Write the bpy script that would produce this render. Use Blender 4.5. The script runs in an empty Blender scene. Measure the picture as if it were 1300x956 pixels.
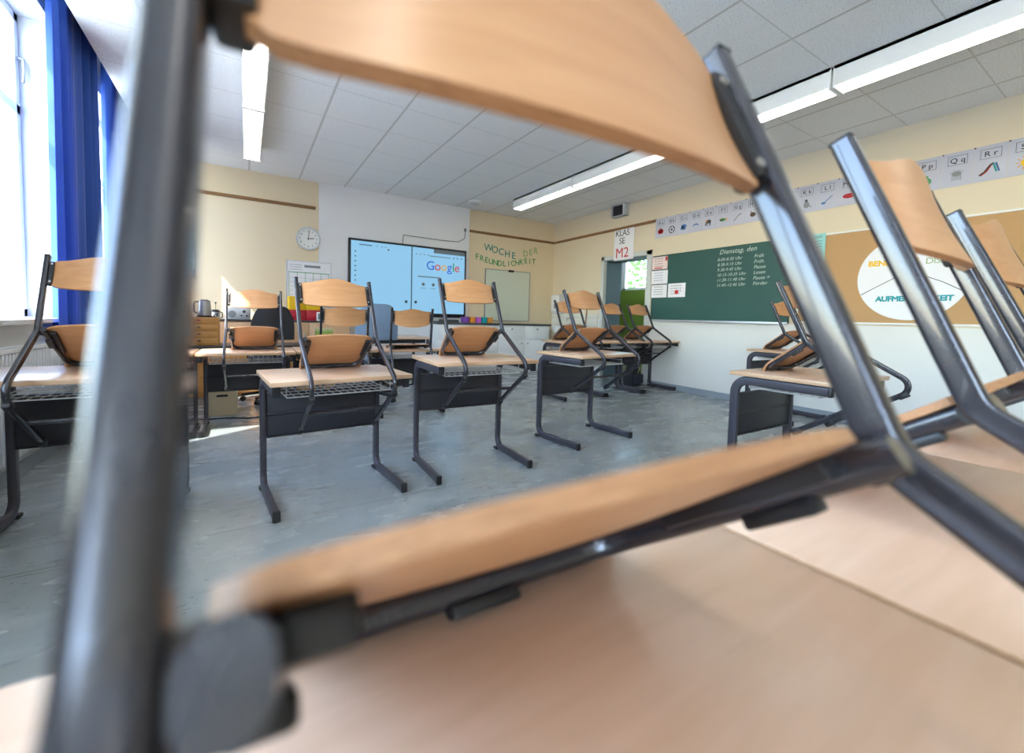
import bpy, bmesh, math, random
from mathutils import Vector, Matrix
R = math.radians
rnd = random.Random(7)
SC = bpy.context.scene
COL = SC.collection

# ------------------------------------------------------------------ materials
def lin(c):
    c = c / 255.0
    return c / 12.92 if c <= 0.04045 else ((c + 0.055) / 1.055) ** 2.4
def rgb(r, g, b): return (lin(r), lin(g), lin(b), 1.0)

def base_mat(name):
    m = bpy.data.materials.new(name); m.use_nodes = True
    nt = m.node_tree
    return m, nt, nt.nodes['Principled BSDF']

def mat(name, col, rough=0.5, metal=0.0, var=0.06, scale=8.0, bump=0.0, bscale=200.0, spec=0.5, coat=0.0):
    """plain surface with slight procedural mottling"""
    m, nt, b = base_mat(name)
    n = nt.nodes
    tc = n.new('ShaderNodeTexCoord')
    no = n.new('ShaderNodeTexNoise'); no.inputs['Scale'].default_value = scale; no.inputs['Detail'].default_value = 3
    nt.links.new(tc.outputs['Object'], no.inputs['Vector'])
    mx = n.new('ShaderNodeMix'); mx.data_type = 'RGBA'
    c = rgb(*col)
    mx.inputs['A'].default_value = tuple(max(0, x * (1 - var)) for x in c[:3]) + (1,)
    mx.inputs['B'].default_value = tuple(min(1, x * (1 + var)) for x in c[:3]) + (1,)
    nt.links.new(no.outputs['Fac'], mx.inputs['Factor'])
    nt.links.new(mx.outputs['Result'], b.inputs['Base Color'])
    b.inputs['Roughness'].default_value = rough
    b.inputs['Metallic'].default_value = metal
    b.inputs['Specular IOR Level'].default_value = spec
    b.inputs['Coat Weight'].default_value = coat
    if bump:
        n2 = n.new('ShaderNodeTexNoise'); n2.inputs['Scale'].default_value = bscale
        nt.links.new(tc.outputs['Object'], n2.inputs['Vector'])
        bp = n.new('ShaderNodeBump'); bp.inputs['Strength'].default_value = bump; bp.inputs['Distance'].default_value = 0.002
        nt.links.new(n2.outputs['Fac'], bp.inputs['Height']); nt.links.new(bp.outputs['Normal'], b.inputs['Normal'])
    return m

def wood(name, c1, c2, rough=0.35, axis='X', stretch=14.0, scale=6.0, coat=0.15):
    m, nt, b = base_mat(name); n = nt.nodes
    tc = n.new('ShaderNodeTexCoord'); mp = n.new('ShaderNodeMapping')
    s = [stretch] * 3; s['XYZ'.index(axis)] = 1.0
    mp.inputs['Scale'].default_value = s
    nt.links.new(tc.outputs['Object'], mp.inputs['Vector'])
    no = n.new('ShaderNodeTexNoise'); no.inputs['Scale'].default_value = scale; no.inputs['Detail'].default_value = 6
    no.inputs['Distortion'].default_value = 0.6
    nt.links.new(mp.outputs['Vector'], no.inputs['Vector'])
    no2 = n.new('ShaderNodeTexNoise'); no2.inputs['Scale'].default_value = 3.0
    nt.links.new(tc.outputs['Object'], no2.inputs['Vector'])
    ad = n.new('ShaderNodeMath'); ad.operation = 'MULTIPLY_ADD'; ad.inputs[1].default_value = 0.45
    nt.links.new(no2.outputs['Fac'], ad.inputs[0])
    mu = n.new('ShaderNodeMath'); mu.operation = 'MULTIPLY'; mu.inputs[1].default_value = 0.6
    nt.links.new(no.outputs['Fac'], mu.inputs[0]); nt.links.new(mu.outputs[0], ad.inputs[2])
    rp = n.new('ShaderNodeValToRGB')
    rp.color_ramp.elements[0].position = 0.36; rp.color_ramp.elements[0].color = rgb(*c1)
    rp.color_ramp.elements[1].position = 0.68; rp.color_ramp.elements[1].color = rgb(*c2)
    nt.links.new(ad.outputs[0], rp.inputs['Fac'])
    nt.links.new(rp.outputs['Color'], b.inputs['Base Color'])
    b.inputs['Roughness'].default_value = rough
    b.inputs['Coat Weight'].default_value = coat; b.inputs['Coat Roughness'].default_value = 0.25
    return m

def emis(name, col, strength, base=(240, 240, 240)):
    m, nt, b = base_mat(name)
    b.inputs['Base Color'].default_value = rgb(*base)
    b.inputs['Emission Color'].default_value = rgb(*col)
    b.inputs['Emission Strength'].default_value = strength
    return m

M = {}
M['ply'] = wood('beech_plywood', (190, 136, 90), (205, 153, 107), 0.34, 'X', 10, 5)
M['ply_edge'] = wood('plywood_edge', (148, 100, 64), (200, 150, 108), 0.5, 'X', 40, 12)
M['top'] = wood('desk_laminate', (215, 178, 147), (228, 193, 166), 0.28, 'X', 9, 5, 0.25)
M['top_edge'] = wood('desk_edge', (188, 150, 116), (206, 168, 132), 0.4, 'X', 12, 6)
M['frame'] = mat('anthracite_powder_coat', (50, 49, 56), 0.26, 0.35, 0.10, 30, 0.0, 200, 0.6, 0.5)
M['desk_frame'] = mat('desk_powder_coat', (68, 66, 74), 0.38, 0.3, 0.10, 30, 0.0, 200, 0.5, 0.15)
M['panel'] = mat('dark_sheet_metal', (52, 52, 58), 0.45, 0.2, 0.10, 12)
M['plastic'] = mat('black_plastic', (28, 28, 31), 0.42, 0.0, 0.1, 20)
M['steel'] = mat('bright_steel', (186, 184, 180), 0.42, 0.8, 0.06, 20)
M['wire'] = mat('zinc_wire', (226, 226, 226), 0.45, 0.3, 0.06, 20)
M['white'] = mat('white_paint', (236, 236, 232), 0.55, 0, 0.02, 3)
M['white_gloss'] = mat('white_lacquer', (238, 239, 238), 0.25, 0, 0.02, 3)
M['paper'] = mat('paper', (236, 236, 240), 0.6, 0, 0.02, 10)
M['laminate'] = mat('laminated_paper', (192, 194, 208), 0.18, 0, 0.03, 14, 0.25, 14.0, 0.6)
M['black'] = mat('black_ink', (24, 24, 28), 0.6, 0, 0.05)
M['grey'] = mat('mid_grey', (130, 134, 138), 0.5, 0, 0.05)
M['dgrey'] = mat('dark_grey', (70, 72, 76), 0.5, 0, 0.05)
M['lgrey'] = mat('light_grey', (200, 203, 205), 0.5, 0, 0.04)
M['red'] = mat('red_ink', (196, 30, 38), 0.5, 0, 0.05)
M['red_box'] = mat('red_card', (186, 24, 44), 0.5, 0, 0.05)
M['yellow'] = mat('yellow_card', (244, 196, 16), 0.5, 0, 0.05)
M['blue'] = mat('blue_ink', (60, 110, 170), 0.5, 0, 0.06)
M['teal'] = mat('teal_card', (20, 160, 170), 0.5, 0, 0.06)
M['green'] = mat('green_ink', (66, 150, 90), 0.5, 0, 0.06)
M['purple'] = mat('purple_card', (120, 70, 150), 0.5, 0, 0.05)
M['violet'] = mat('violet_card', (196, 104, 200), 0.5, 0, 0.05)
M['orange'] = mat('orange_card', (236, 150, 50), 0.5, 0, 0.05)
M['skin'] = mat('pale_orange', (220, 150, 60), 0.5, 0, 0.05)
M['chalk'] = mat('chalk', (196, 206, 200), 0.9, 0, 0.12, 60)
M['board'] = mat('green_chalkboard', (50, 88, 82), 0.42, 0, 0.13, 2.2, 0, 200, 0.35)
M['cork'] = mat('cork', (190, 150, 104), 0.8, 0, 0.10, 90, 0.3, 300)
M['alu'] = mat('aluminium', (200, 206, 212), 0.35, 0.6, 0.04, 10)
M['darktop'] = mat('dark_worktop', (66, 68, 70), 0.35, 0, 0.06)
M['trimwood'] = wood('picture_rail_wood', (120, 84, 44), (150, 108, 62), 0.5, 'X', 10, 6)
M['orange_wood'] = wood('honey_pine', (214, 150, 76), (236, 178, 102), 0.4, 'X', 10, 5)
M['beech_cab'] = wood('beech_board', (214, 170, 126), (230, 190, 146), 0.45, 'Z', 10, 5)
M['fabric_black'] = mat('black_upholstery', (44, 44, 48), 0.85, 0, 0.12, 60, 0.3, 400)
M['fabric_blue'] = mat('blue_grey_upholstery', (120, 144, 172), 0.8, 0, 0.08, 60, 0.2, 400)
M['card'] = mat('cream_cardboard', (226, 206, 168), 0.7, 0, 0.04, 10)
M['greyblue'] = mat('grey_blue_paint', (116, 140, 150), 0.45, 0, 0.04)
M['olive'] = mat('olive_green_paint', (112, 140, 44), 0.5, 0, 0.05)
M['pale'] = mat('pale_grey_green_board', (206, 212, 196), 0.3, 0, 0.02)
M['radiator'] = mat('radiator_enamel', (222, 226, 230), 0.3, 0, 0.02)
M['bark'] = mat('bark', (90, 72, 54), 0.9, 0, 0.2, 20)
M['cream_letter'] = mat('pale_green_card', (150, 176, 120), 0.6, 0, 0.05)
M['teal_letter'] = mat('teal_green_card', (60, 140, 128), 0.6, 0, 0.05)
M['lamp'] = emis('lamp_diffuser', (255, 250, 240), 7.0)
M['housing'] = mat('lamp_housing', (244, 244, 240), 0.4, 0, 0.02)
M['sandstone'] = mat('window_sill_stone', (214, 212, 208), 0.5, 0, 0.05)

def m_leaf():
    m, nt, b = base_mat('leaf_green'); n = nt.nodes
    b.inputs['Base Color'].default_value = rgb(70, 112, 44); b.inputs['Roughness'].default_value = 0.6
    tr = n.new('ShaderNodeBsdfTranslucent'); tr.inputs['Color'].default_value = rgb(110, 150, 56)
    mx = n.new('ShaderNodeMixShader'); mx.inputs[0].default_value = 0.45
    out = n['Material Output']
    nt.links.new(b.outputs[0], mx.inputs[1]); nt.links.new(tr.outputs[0], mx.inputs[2]); nt.links.new(mx.outputs[0], out.inputs['Surface'])
    return m
M['leaf'] = m_leaf()

def m_curtain():
    m, nt, b = base_mat('blue_curtain_cloth'); n = nt.nodes
    tc = n.new('ShaderNodeTexCoord')
    no = n.new('ShaderNodeTexNoise'); no.inputs['Scale'].default_value = 300
    nt.links.new(tc.outputs['Object'], no.inputs['Vector'])
    mx = n.new('ShaderNodeMix'); mx.data_type = 'RGBA'
    mx.inputs['A'].default_value = rgb(32, 74, 158); mx.inputs['B'].default_value = rgb(44, 92, 182)
    nt.links.new(no.outputs['Fac'], mx.inputs['Factor'])
    nt.links.new(mx.outputs['Result'], b.inputs['Base Color'])
    b.inputs['Roughness'].default_value = 0.75
    b.inputs['Sheen Weight'].default_value = 0.2
    tr = n.new('ShaderNodeBsdfTranslucent'); tr.inputs['Color'].default_value = rgb(40, 84, 220)
    ms = n.new('ShaderNodeMixShader'); ms.inputs[0].default_value = 0.18
    nt.links.new(b.outputs[0], ms.inputs[1]); nt.links.new(tr.outputs[0], ms.inputs[2])
    nt.links.new(ms.outputs[0], n['Material Output'].inputs['Surface'])
    return m
M['curtain'] = m_curtain()

def m_shade():
    m, nt, b = base_mat('white_roller_shade'); n = nt.nodes
    b.inputs['Base Color'].default_value = rgb(240, 240, 244); b.inputs['Roughness'].default_value = 0.8
    tr = n.new('ShaderNodeBsdfTranslucent'); tr.inputs['Color'].default_value = rgb(236, 240, 250)
    ms = n.new('ShaderNodeMixShader'); ms.inputs[0].default_value = 0.6
    nt.links.new(b.outputs[0], ms.inputs[1]); nt.links.new(tr.outputs[0], ms.inputs[2])
    nt.links.new(ms.outputs[0], n['Material Output'].inputs['Surface'])
    return m
M['shade'] = m_shade()

def m_glass():
    m, nt, b = base_mat('window_glass'); n = nt.nodes
    tr = n.new('ShaderNodeBsdfTransparent'); tr.inputs['Color'].default_value = (0.95, 0.97, 0.97, 1)
    gl = n.new('ShaderNodeBsdfGlossy'); gl.inputs['Roughness'].default_value = 0.02
    ms = n.new('ShaderNodeMixShader')
    ms.inputs[0].default_value = 0.05; nt.links.new(tr.outputs[0], ms.inputs[1]); nt.links.new(gl.outputs[0], ms.inputs[2])
    nt.links.new(ms.outputs[0], n['Material Output'].inputs['Surface'])
    return m
M['glass'] = m_glass()

def m_floor():
    m, nt, b = base_mat('worn_linoleum'); n = nt.nodes; L = nt.links
    tc = n.new('ShaderNodeTexCoord')
    def noise(scale, detail, sx=1, sy=1, dist=0):
        mp = n.new('ShaderNodeMapping'); mp.inputs['Scale'].default_value = (sx, sy, 1)
        L.new(tc.outputs['Object'], mp.inputs['Vector'])
        no = n.new('ShaderNodeTexNoise'); no.inputs['Scale'].default_value = scale; no.inputs['Detail'].default_value = detail
        no.inputs['Distortion'].default_value = dist
        L.new(mp.outputs['Vector'], no.inputs['Vector']); return no
    def ramp(src, p0, p1, c0=(0, 0, 0, 1), c1=(1, 1, 1, 1)):
        r = n.new('ShaderNodeValToRGB'); e = r.color_ramp.elements
        e[0].position = p0; e[0].color = c0; e[1].position = p1; e[1].color = c1
        L.new(src, r.inputs['Fac']); return r
    base = ramp(noise(1.6, 9, 1, 2.0, 0.2).outputs['Fac'], 0.25, 0.75, rgb(132, 140, 142), rgb(158, 166, 168))
    # pale blotches: reflected sun flecks painted into the floor colour
    sun_flecks = ramp(noise(4.5, 10, 0.9, 1.3, 0.2).outputs['Fac'], 0.54, 0.82)
    mx1 = n.new('ShaderNodeMix'); mx1.data_type = 'RGBA'; mx1.inputs['B'].default_value = rgb(212, 216, 218)
    w1 = n.new('ShaderNodeMath'); w1.operation = 'MULTIPLY'; w1.inputs[1].default_value = 0.2
    L.new(sun_flecks.outputs['Color'], w1.inputs[0]); L.new(w1.outputs[0], mx1.inputs['Factor'])
    L.new(base.outputs['Color'], mx1.inputs['A'])
    # dark scuffs: thin streaks where a coarse mask allows
    sc1 = ramp(noise(6, 8, 1.0, 5.0, 0.9).outputs['Fac'], 0.62, 0.66)
    msk = ramp(noise(1.1, 3, 1, 1, 0.2).outputs['Fac'], 0.42, 0.60)
    mm = n.new('ShaderNodeMath'); mm.operation = 'MULTIPLY'
    L.new(sc1.outputs['Color'], mm.inputs[0]); L.new(msk.outputs['Color'], mm.inputs[1])
    sp = ramp(noise(34, 3, 1, 1.6).outputs['Fac'], 0.63, 0.68)
    mm2 = n.new('ShaderNodeMath'); mm2.operation = 'MULTIPLY'
    L.new(sp.outputs['Color'], mm2.inputs[0]); L.new(msk.outputs['Color'], mm2.inputs[1])
    mxx = n.new('ShaderNodeMath'); mxx.operation = 'MAXIMUM'
    L.new(mm.outputs[0], mxx.inputs[0]); L.new(mm2.outputs[0], mxx.inputs[1])
    sl = n.new('ShaderNodeMath'); sl.operation = 'MULTIPLY'; sl.inputs[1].default_value = 0.8
    L.new(mxx.outputs[0], sl.inputs[0])
    mx2 = n.new('ShaderNodeMix'); mx2.data_type = 'RGBA'; mx2.inputs['B'].default_value = rgb(84, 82, 80)
    L.new(sl.outputs[0], mx2.inputs['Factor']); L.new(mx1.outputs['Result'], mx2.inputs['A'])
    # welded sheet seams running across the room
    sx = n.new('ShaderNodeSeparateXYZ'); L.new(tc.outputs['Object'], sx.inputs[0])
    wob = noise(0.9, 4); 
    a = n.new('ShaderNodeMath'); a.operation = 'MULTIPLY_ADD'; a.inputs[1].default_value = 0.02; 
    L.new(wob.outputs['Fac'], a.inputs[0]); L.new(sx.outputs['Y'], a.inputs[2])
    d = n.new('ShaderNodeMath'); d.operation = 'SUBTRACT'; d.inputs[1].default_value = 2.284 + 0.01
    L.new(a.outputs[0], d.inputs[0])
    mo = n.new('ShaderNodeMath'); mo.operation = 'PINGPONG'; mo.inputs[1].default_value = 0.60
    L.new(d.outputs[0], mo.inputs[0])
    lt = n.new('ShaderNodeMath'); lt.operation = 'LESS_THAN'; lt.inputs[1].default_value = 0.004
    L.new(mo.outputs[0], lt.inputs[0])
    ls = n.new('ShaderNodeMath'); ls.operation = 'MULTIPLY'; ls.inputs[1].default_value = 0.7
    L.new(lt.outputs[0], ls.inputs[0])
    mx3 = n.new('ShaderNodeMix'); mx3.data_type = 'RGBA'; mx3.inputs['B'].default_value = rgb(96, 98, 98)
    L.new(ls.outputs[0], mx3.inputs['Factor']); L.new(mx2.outputs['Result'], mx3.inputs['A'])
    L.new(mx3.outputs['Result'], b.inputs['Base Color'])
    rr = ramp(noise(3, 4, 1, 2).outputs['Fac'], 0.3, 0.7, (0.16, 0.16, 0.16, 1), (0.34, 0.34, 0.34, 1))
    L.new(rr.outputs['Color'], b.inputs['Roughness'])
    b.inputs['Specular IOR Level'].default_value = 0.8
    bp = n.new('ShaderNodeBump'); bp.inputs['Strength'].default_value = 0.12; bp.inputs['Distance'].default_value = 0.004
    L.new(noise(4, 3).outputs['Fac'], bp.inputs['Height']); L.new(bp.outputs['Normal'], b.inputs['Normal'])
    return m
M['floor'] = m_floor()

def m_ceiling():
    m, nt, b = base_mat('mineral_ceiling_tiles'); n = nt.nodes; L = nt.links
    tc = n.new('ShaderNodeTexCoord'); sx = n.new('ShaderNodeSeparateXYZ'); L.new(tc.outputs['Object'], sx.inputs[0])
    def groove(out, off, w):
        d = n.new('ShaderNodeMath'); d.operation = 'SUBTRACT'; d.inputs[1].default_value = off; L.new(out, d.inputs[0])
        p = n.new('ShaderNodeMath'); p.operation = 'PINGPONG'; p.inputs[1].default_value = 0.3125; L.new(d.outputs[0], p.inputs[0])
        l = n.new('ShaderNodeMath'); l.operation = 'LESS_THAN'; l.inputs[1].default_value = w; L.new(p.outputs[0], l.inputs[0]); return l
    gx = groove(sx.outputs['X'], 0.0413, 0.011); gy = groove(sx.outputs['Y'], 4.056, 0.0045)
    no = n.new('ShaderNodeTexNoise'); no.inputs['Scale'].default_value = 150; no.inputs['Detail'].default_value = 3
    L.new(tc.outputs['Object'], no.inputs['Vector'])
    rp = n.new('ShaderNodeValToRGB'); e = rp.color_ramp.elements
    e[0].position = 0.34; e[0].color = rgb(204, 204, 206); e[1].position = 0.46; e[1].color = rgb(246, 246, 245)
    L.new(no.outputs['Fac'], rp.inputs['Fac'])
    m1 = n.new('ShaderNodeMix'); m1.data_type = 'RGBA'; m1.inputs['B'].default_value = rgb(208, 206, 202)
    L.new(gx.outputs[0], m1.inputs['Factor']); L.new(rp.outputs['Color'], m1.inputs['A'])
    m2 = n.new('ShaderNodeMix'); m2.data_type = 'RGBA'; m2.inputs['B'].default_value = rgb(216, 214, 210)
    L.new(gy.outputs[0], m2.inputs['Factor']); L.new(m1.outputs['Result'], m2.inputs['A'])
    L.new(m2.outputs['Result'], b.inputs['Base Color'])
    b.inputs['Roughness'].default_value = 0.85
    bp = n.new('ShaderNodeBump'); bp.inputs['Strength'].default_value = 0.2; bp.inputs['Distance'].default_value = 0.002
    L.new(no.outputs['Fac'], bp.inputs['Height']); L.new(bp.outputs['Normal'], b.inputs['Normal'])
    return m
M['ceiling'] = m_ceiling()

def m_wall(name, col, low=None, zsplit=1.03):
    m, nt, b = base_mat(name); n = nt.nodes; L = nt.links
    tc = n.new('ShaderNodeTexCoord')
    no = n.new('ShaderNodeTexNoise'); no.inputs['Scale'].default_value = 1.3; no.inputs['Detail'].default_value = 4
    L.new(tc.outputs['Object'], no.inputs['Vector'])
    mx = n.new('ShaderNodeMix'); mx.data_type = 'RGBA'; c = rgb(*col)
    mx.inputs['A'].default_value = tuple(x * 0.96 for x in c[:3]) + (1,); mx.inputs['B'].default_value = c
    L.new(no.outputs['Fac'], mx.inputs['Factor']); src = mx.outputs['Result']
    if low:
        sx = n.new('ShaderNodeSeparateXYZ'); L.new(tc.outputs['Object'], sx.inputs[0])
        lt = n.new('ShaderNodeMath'); lt.operation = 'LESS_THAN'; lt.inputs[1].default_value = zsplit; L.new(sx.outputs['Z'], lt.inputs[0])
        m2 = n.new('ShaderNodeMix'); m2.data_type = 'RGBA'; m2.inputs['B'].default_value = rgb(*low)
        L.new(lt.outputs[0], m2.inputs['Factor']); L.new(src, m2.inputs['A']); src = m2.outputs['Result']
    L.new(src, b.inputs['Base Color']); b.inputs['Roughness'].default_value = 0.6
    n2 = n.new('ShaderNodeTexNoise'); n2.inputs['Scale'].default_value = 60; L.new(tc.outputs['Object'], n2.inputs['Vector'])
    bp = n.new('ShaderNodeBump'); bp.inputs['Strength'].default_value = 0.08; bp.inputs['Distance'].default_value = 0.003
    L.new(n2.outputs['Fac'], bp.inputs['Height']); L.new(bp.outputs['Normal'], b.inputs['Normal'])
    return m
M['wall_cream'] = m_wall('cream_wall_paint', (228, 210, 178))
M['wall_two'] = m_wall('cream_wall_with_white_dado', (226, 211, 184), (228, 226, 219), 1.03)
M['wall_white'] = m_wall('white_wall_paint', (232, 232, 230))
M['panel_white'] = m_wall('pale_grey_wall_board', (234, 234, 236))
M['wall_left'] = m_wall('window_wall_paint', (206, 207, 204))

def m_tiles():
    m, nt, b = base_mat('white_wall_tiles'); n = nt.nodes; L = nt.links
    tc = n.new('ShaderNodeTexCoord'); mp = n.new('ShaderNodeMapping'); mp.inputs['Rotation'].default_value = (R(90), 0, R(90))
    L.new(tc.outputs['Object'], mp.inputs['Vector'])
    br = n.new('ShaderNodeTexBrick'); br.offset = 0; br.inputs['Scale'].default_value = 1
    br.inputs['Brick Width'].default_value = 0.15; br.inputs['Row Height'].default_value = 0.15; br.inputs['Mortar Size'].default_value = 0.003
    br.inputs['Color1'].default_value = rgb(226, 224, 214); br.inputs['Color2'].default_value = rgb(220, 219, 210); br.inputs['Mortar'].default_value = rgb(170, 168, 160)
    L.new(mp.outputs[0], br.inputs['Vector']); L.new(br.outputs['Color'], b.inputs['Base Color']); b.inputs['Roughness'].default_value = 0.2
    return m
M['tiles'] = m_tiles()

# ------------------------------------------------------------------ geometry helpers
class Geo:
    def __init__(s): s.v = []; s.f = []; s.m = []
    def add(s, verts, faces, mi=0):
        o = len(s.v); s.v += [tuple(p) for p in verts]; s.f += [tuple(i + o for i in f) for f in faces]; s.m += [mi] * len(faces); return s
    def box(s, a, b, bev=0.0, mi=0, seg=2):
        lo = [min(a[i], b[i]) for i in range(3)]; hi = [max(a[i], b[i]) for i in range(3)]
        bm = bmesh.new(); bmesh.ops.create_cube(bm, size=1)
        for v in bm.verts: v.co = Vector([lo[i] + (v.co[i] + .5) * (hi[i] - lo[i]) for i in range(3)])
        if bev:
            bev = min(bev, 0.49 * min(hi[i] - lo[i] for i in range(3)))
            bmesh.ops.bevel(bm, geom=bm.edges[:] , offset=bev, segments=seg, affect='EDGES', profile=0.5)
        bm.verts.index_update()
        s.add([v.co for v in bm.verts], [[v.index for v in f.verts] for f in bm.faces], mi); bm.free(); return s
    def obox(s, c, ax, ay, az, hx, hy, hz, bev=0.0, mi=0):
        g = Geo().box((-hx, -hy, -hz), (hx, hy, hz), bev)
        c = Vector(c); ax, ay, az = Vector(ax), Vector(ay), Vector(az)
        s.add([c + ax * p[0] + ay * p[1] + az * p[2] for p in g.v], g.f, mi); return s
    def cyl(s, p0, p1, r, n=12, r1=None, mi=0, caps=True):
        p0, p1 = Vector(p0), Vector(p1); d = (p1 - p0).normalized(); r1 = r if r1 is None else r1
        a = d.orthogonal().normalized(); b = d.cross(a)
        vs = []
        for p, rr in ((p0, r), (p1, r1)):
            vs += [p + (a * math.cos(2 * math.pi * i / n) + b * math.sin(2 * math.pi * i / n)) * rr for i in range(n)]
        fs = [(i, (i + 1) % n, n + (i + 1) % n, n + i) for i in range(n)]
        if caps: fs += [tuple(range(n - 1, -1, -1)), tuple(range(n, 2 * n))]
        s.add(vs, fs, mi); return s
    def sweep(s, path, prof, side, mi=0, closed=False):
        """prof: list of (a along side, b along normal); side: constant axis perpendicular to the path plane"""
        side = Vector(side).normalized(); P = [Vector(p) for p in path]; n = len(P); k = len(prof); vs = []
        for i, p in enumerate(P):
            if closed: t = (P[(i + 1) % n] - P[i - 1])
            else:
                t = P[min(i + 1, n - 1)] - P[max(i - 1, 0)]
            t.normalize(); nn = t.cross(side).normalized()
            for a, b in prof: vs.append(p + side * a + nn * b)
        fs = []
        for i in range(n if closed else n - 1):
            j = (i + 1) % n
            for q in range(k): fs.append((i * k + q, i * k + (q + 1) % k, j * k + (q + 1) % k, j * k + q))
        if not closed: fs += [tuple(range(k - 1, -1, -1)), tuple(range((n - 1) * k, n * k))]
        s.add(vs, fs, mi); return s
    def tube(s, path, r, n=8, mi=0):
        P = [Vector(p) for p in path]; t0 = (P[1] - P[0]).normalized(); a = t0.orthogonal().normalized(); vs = []
        for i, p in enumerate(P):
            t = (P[min(i + 1, len(P) - 1)] - P[max(i - 1, 0)]).normalized()
            a = (a - t * a.dot(t)).normalized(); b = t.cross(a)
            vs += [p + (a * math.cos(2 * math.pi * q / n) + b * math.sin(2 * math.pi * q / n)) * r for q in range(n)]
        fs = []
        for i in range(len(P) - 1):
            for q in range(n): fs.append((i * n + q, i * n + (q + 1) % n, (i + 1) * n + (q + 1) % n, (i + 1) * n + q))
        fs += [tuple(range(n - 1, -1, -1)), tuple(range((len(P) - 1) * n, len(P) * n))]
        s.add(vs, fs, mi); return s
    def lathe(s, prof, c, n=24, mi=0):
        c = Vector(c); k = len(prof); vs = []
        for i in range(n):
            an = 2 * math.pi * i / n
            vs += [c + Vector((r * math.cos(an), r * math.sin(an), z)) for r, z in prof]
        fs = []
        for i in range(n):
            j = (i + 1) % n
            for q in range(k - 1): fs.append((i * k + q, j * k + q, j * k + q + 1, i * k + q + 1))
        s.add(vs, fs, mi); return s
    def prism(s, pts, d, mi=0):
        """closed polygon pts extruded along vector d"""
        d = Vector(d); P = [Vector(p) for p in pts]; n = len(P)
        s.add(P + [p + d for p in P], [tuple(range(n - 1, -1, -1)), tuple(range(n, 2 * n))] + [(i, (i + 1) % n, n + (i + 1) % n, n + i) for i in range(n)], mi); return s
    def ball(s, c, rx, ry=None, rz=None, n=16, m=10, mi=0):
        ry = rx if ry is None else ry; rz = rx if rz is None else rz; c = Vector(c); vs = []
        for i in range(m + 1):
            th = math.pi * i / m
            vs += [c + Vector((rx * math.sin(th) * math.cos(2 * math.pi * j / n), ry * math.sin(th) * math.sin(2 * math.pi * j / n), rz * math.cos(th))) for j in range(n)]
        fs = []
        for i in range(m):
            for j in range(n): fs.append((i * n + j, (i + 1) * n + j, (i + 1) * n + (j + 1) % n, i * n + (j + 1) % n))
        s.add(vs, fs, mi); return s

def stadium(w, h, n=6):
    r = min(w, h) / 2; pts = []
    for cx, cy, a0 in ((w / 2 - r, h / 2 - r, 0), (-(w / 2 - r), h / 2 - r, 90), (-(w / 2 - r), -(h / 2 - r), 180), (w / 2 - r, -(h / 2 - r), 270)):
        for i in range(n + 1):
            a = R(a0 + 90 * i / n); p = (cx + r * math.cos(a), cy + r * math.sin(a))
            if not pts or (abs(p[0] - pts[-1][0]) + abs(p[1] - pts[-1][1])) > 1e-6: pts.append(p)
    if abs(pts[0][0] - pts[-1][0]) + abs(pts[0][1] - pts[-1][1]) < 1e-6: pts.pop()
    return pts
def rrect(w, h, r, n=3):
    pts = []
    for cx, cy, a0 in ((w / 2 - r, h / 2 - r, 0), (-(w / 2 - r), h / 2 - r, 90), (-(w / 2 - r), -(h / 2 - r), 180), (w / 2 - r, -(h / 2 - r), 270)):
        for i in range(n + 1):
            a = R(a0 + 90 * i / n); pts.append((cx + r * math.cos(a), cy + r * math.sin(a)))
    return pts
def fillet(pts, rad, n=8):
    """round the inner corners of a polyline; rad: one radius or a list per inner corner"""
    P = [Vector(p) for p in pts]; out = [P[0]]
    for i in range(1, len(P) - 1):
        r = rad[i - 1] if isinstance(rad, (list, tuple)) else rad
        u = (P[i - 1] - P[i]).normalized(); v = (P[i + 1] - P[i]).normalized()
        ang = u.angle(v); d = r / math.tan(ang / 2)
        d = min(d, 0.48 * (P[i - 1] - P[i]).length, 0.9 * (P[i + 1] - P[i]).length); r = d * math.tan(ang / 2)
        bis = (u + v).normalized(); c = P[i] + bis * (r / math.sin(ang / 2))
        a = P[i] + u * d - c; b = P[i] + v * d - c; tot = a.angle(b); ax = a.cross(b).normalized()
        for k in range(n + 1): out.append(c + Matrix.Rotation(tot * k / n, 3, ax) @ a)
    out.append(P[-1]); return out

def obj(name, g, mats, parent=None, smooth=True):
    """link a Geo as ONE mesh object (vertices given in the parent's or in world coordinates)"""
    me = bpy.data.meshes.new(name)
    top = parent
    while top is not None and top.parent is not None: top = top.parent
    if top is not None and top.get('_abs', 0):
        l = top.location; g.v = [(p[0] - l[0], p[1] - l[1], p[2] - l[2]) for p in g.v]
    me.from_pydata(g.v, [], g.f); me.update()
    bm = bmesh.new(); bm.from_mesh(me); bmesh.ops.recalc_face_normals(bm, faces=bm.faces); bm.to_mesh(me); bm.free()
    for m in (mats if isinstance(mats, (list, tuple)) else [mats]): me.materials.append(m)
    for p, i in zip(me.polygons, g.m): p.material_index = i
    if smooth:
        for p in me.polygons: p.use_smooth = True
        me.set_sharp_from_angle(angle=R(38))
    o = bpy.data.objects.new(name, me); COL.objects.link(o)
    if parent is not None: o.parent = parent
    return o
def tag(o, label, cat, group=None, kind=None):
    if label: o['label'] = label
    if cat: o['category'] = cat
    if group: o['group'] = group
    if kind: o['kind'] = kind
    return o
def thing(name, label, cat, loc=(0, 0, 0), rz=0.0, group=None, absolute=True):
    """Empty at a thing's base; absolute: its parts are written in world coordinates"""
    o = bpy.data.objects.new(name, None); COL.objects.link(o); o.location = loc; o.rotation_euler = (0, 0, rz); o.empty_display_size = 0.1
    if absolute: o['_abs'] = 1
    return tag(o, label, cat, group)
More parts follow.
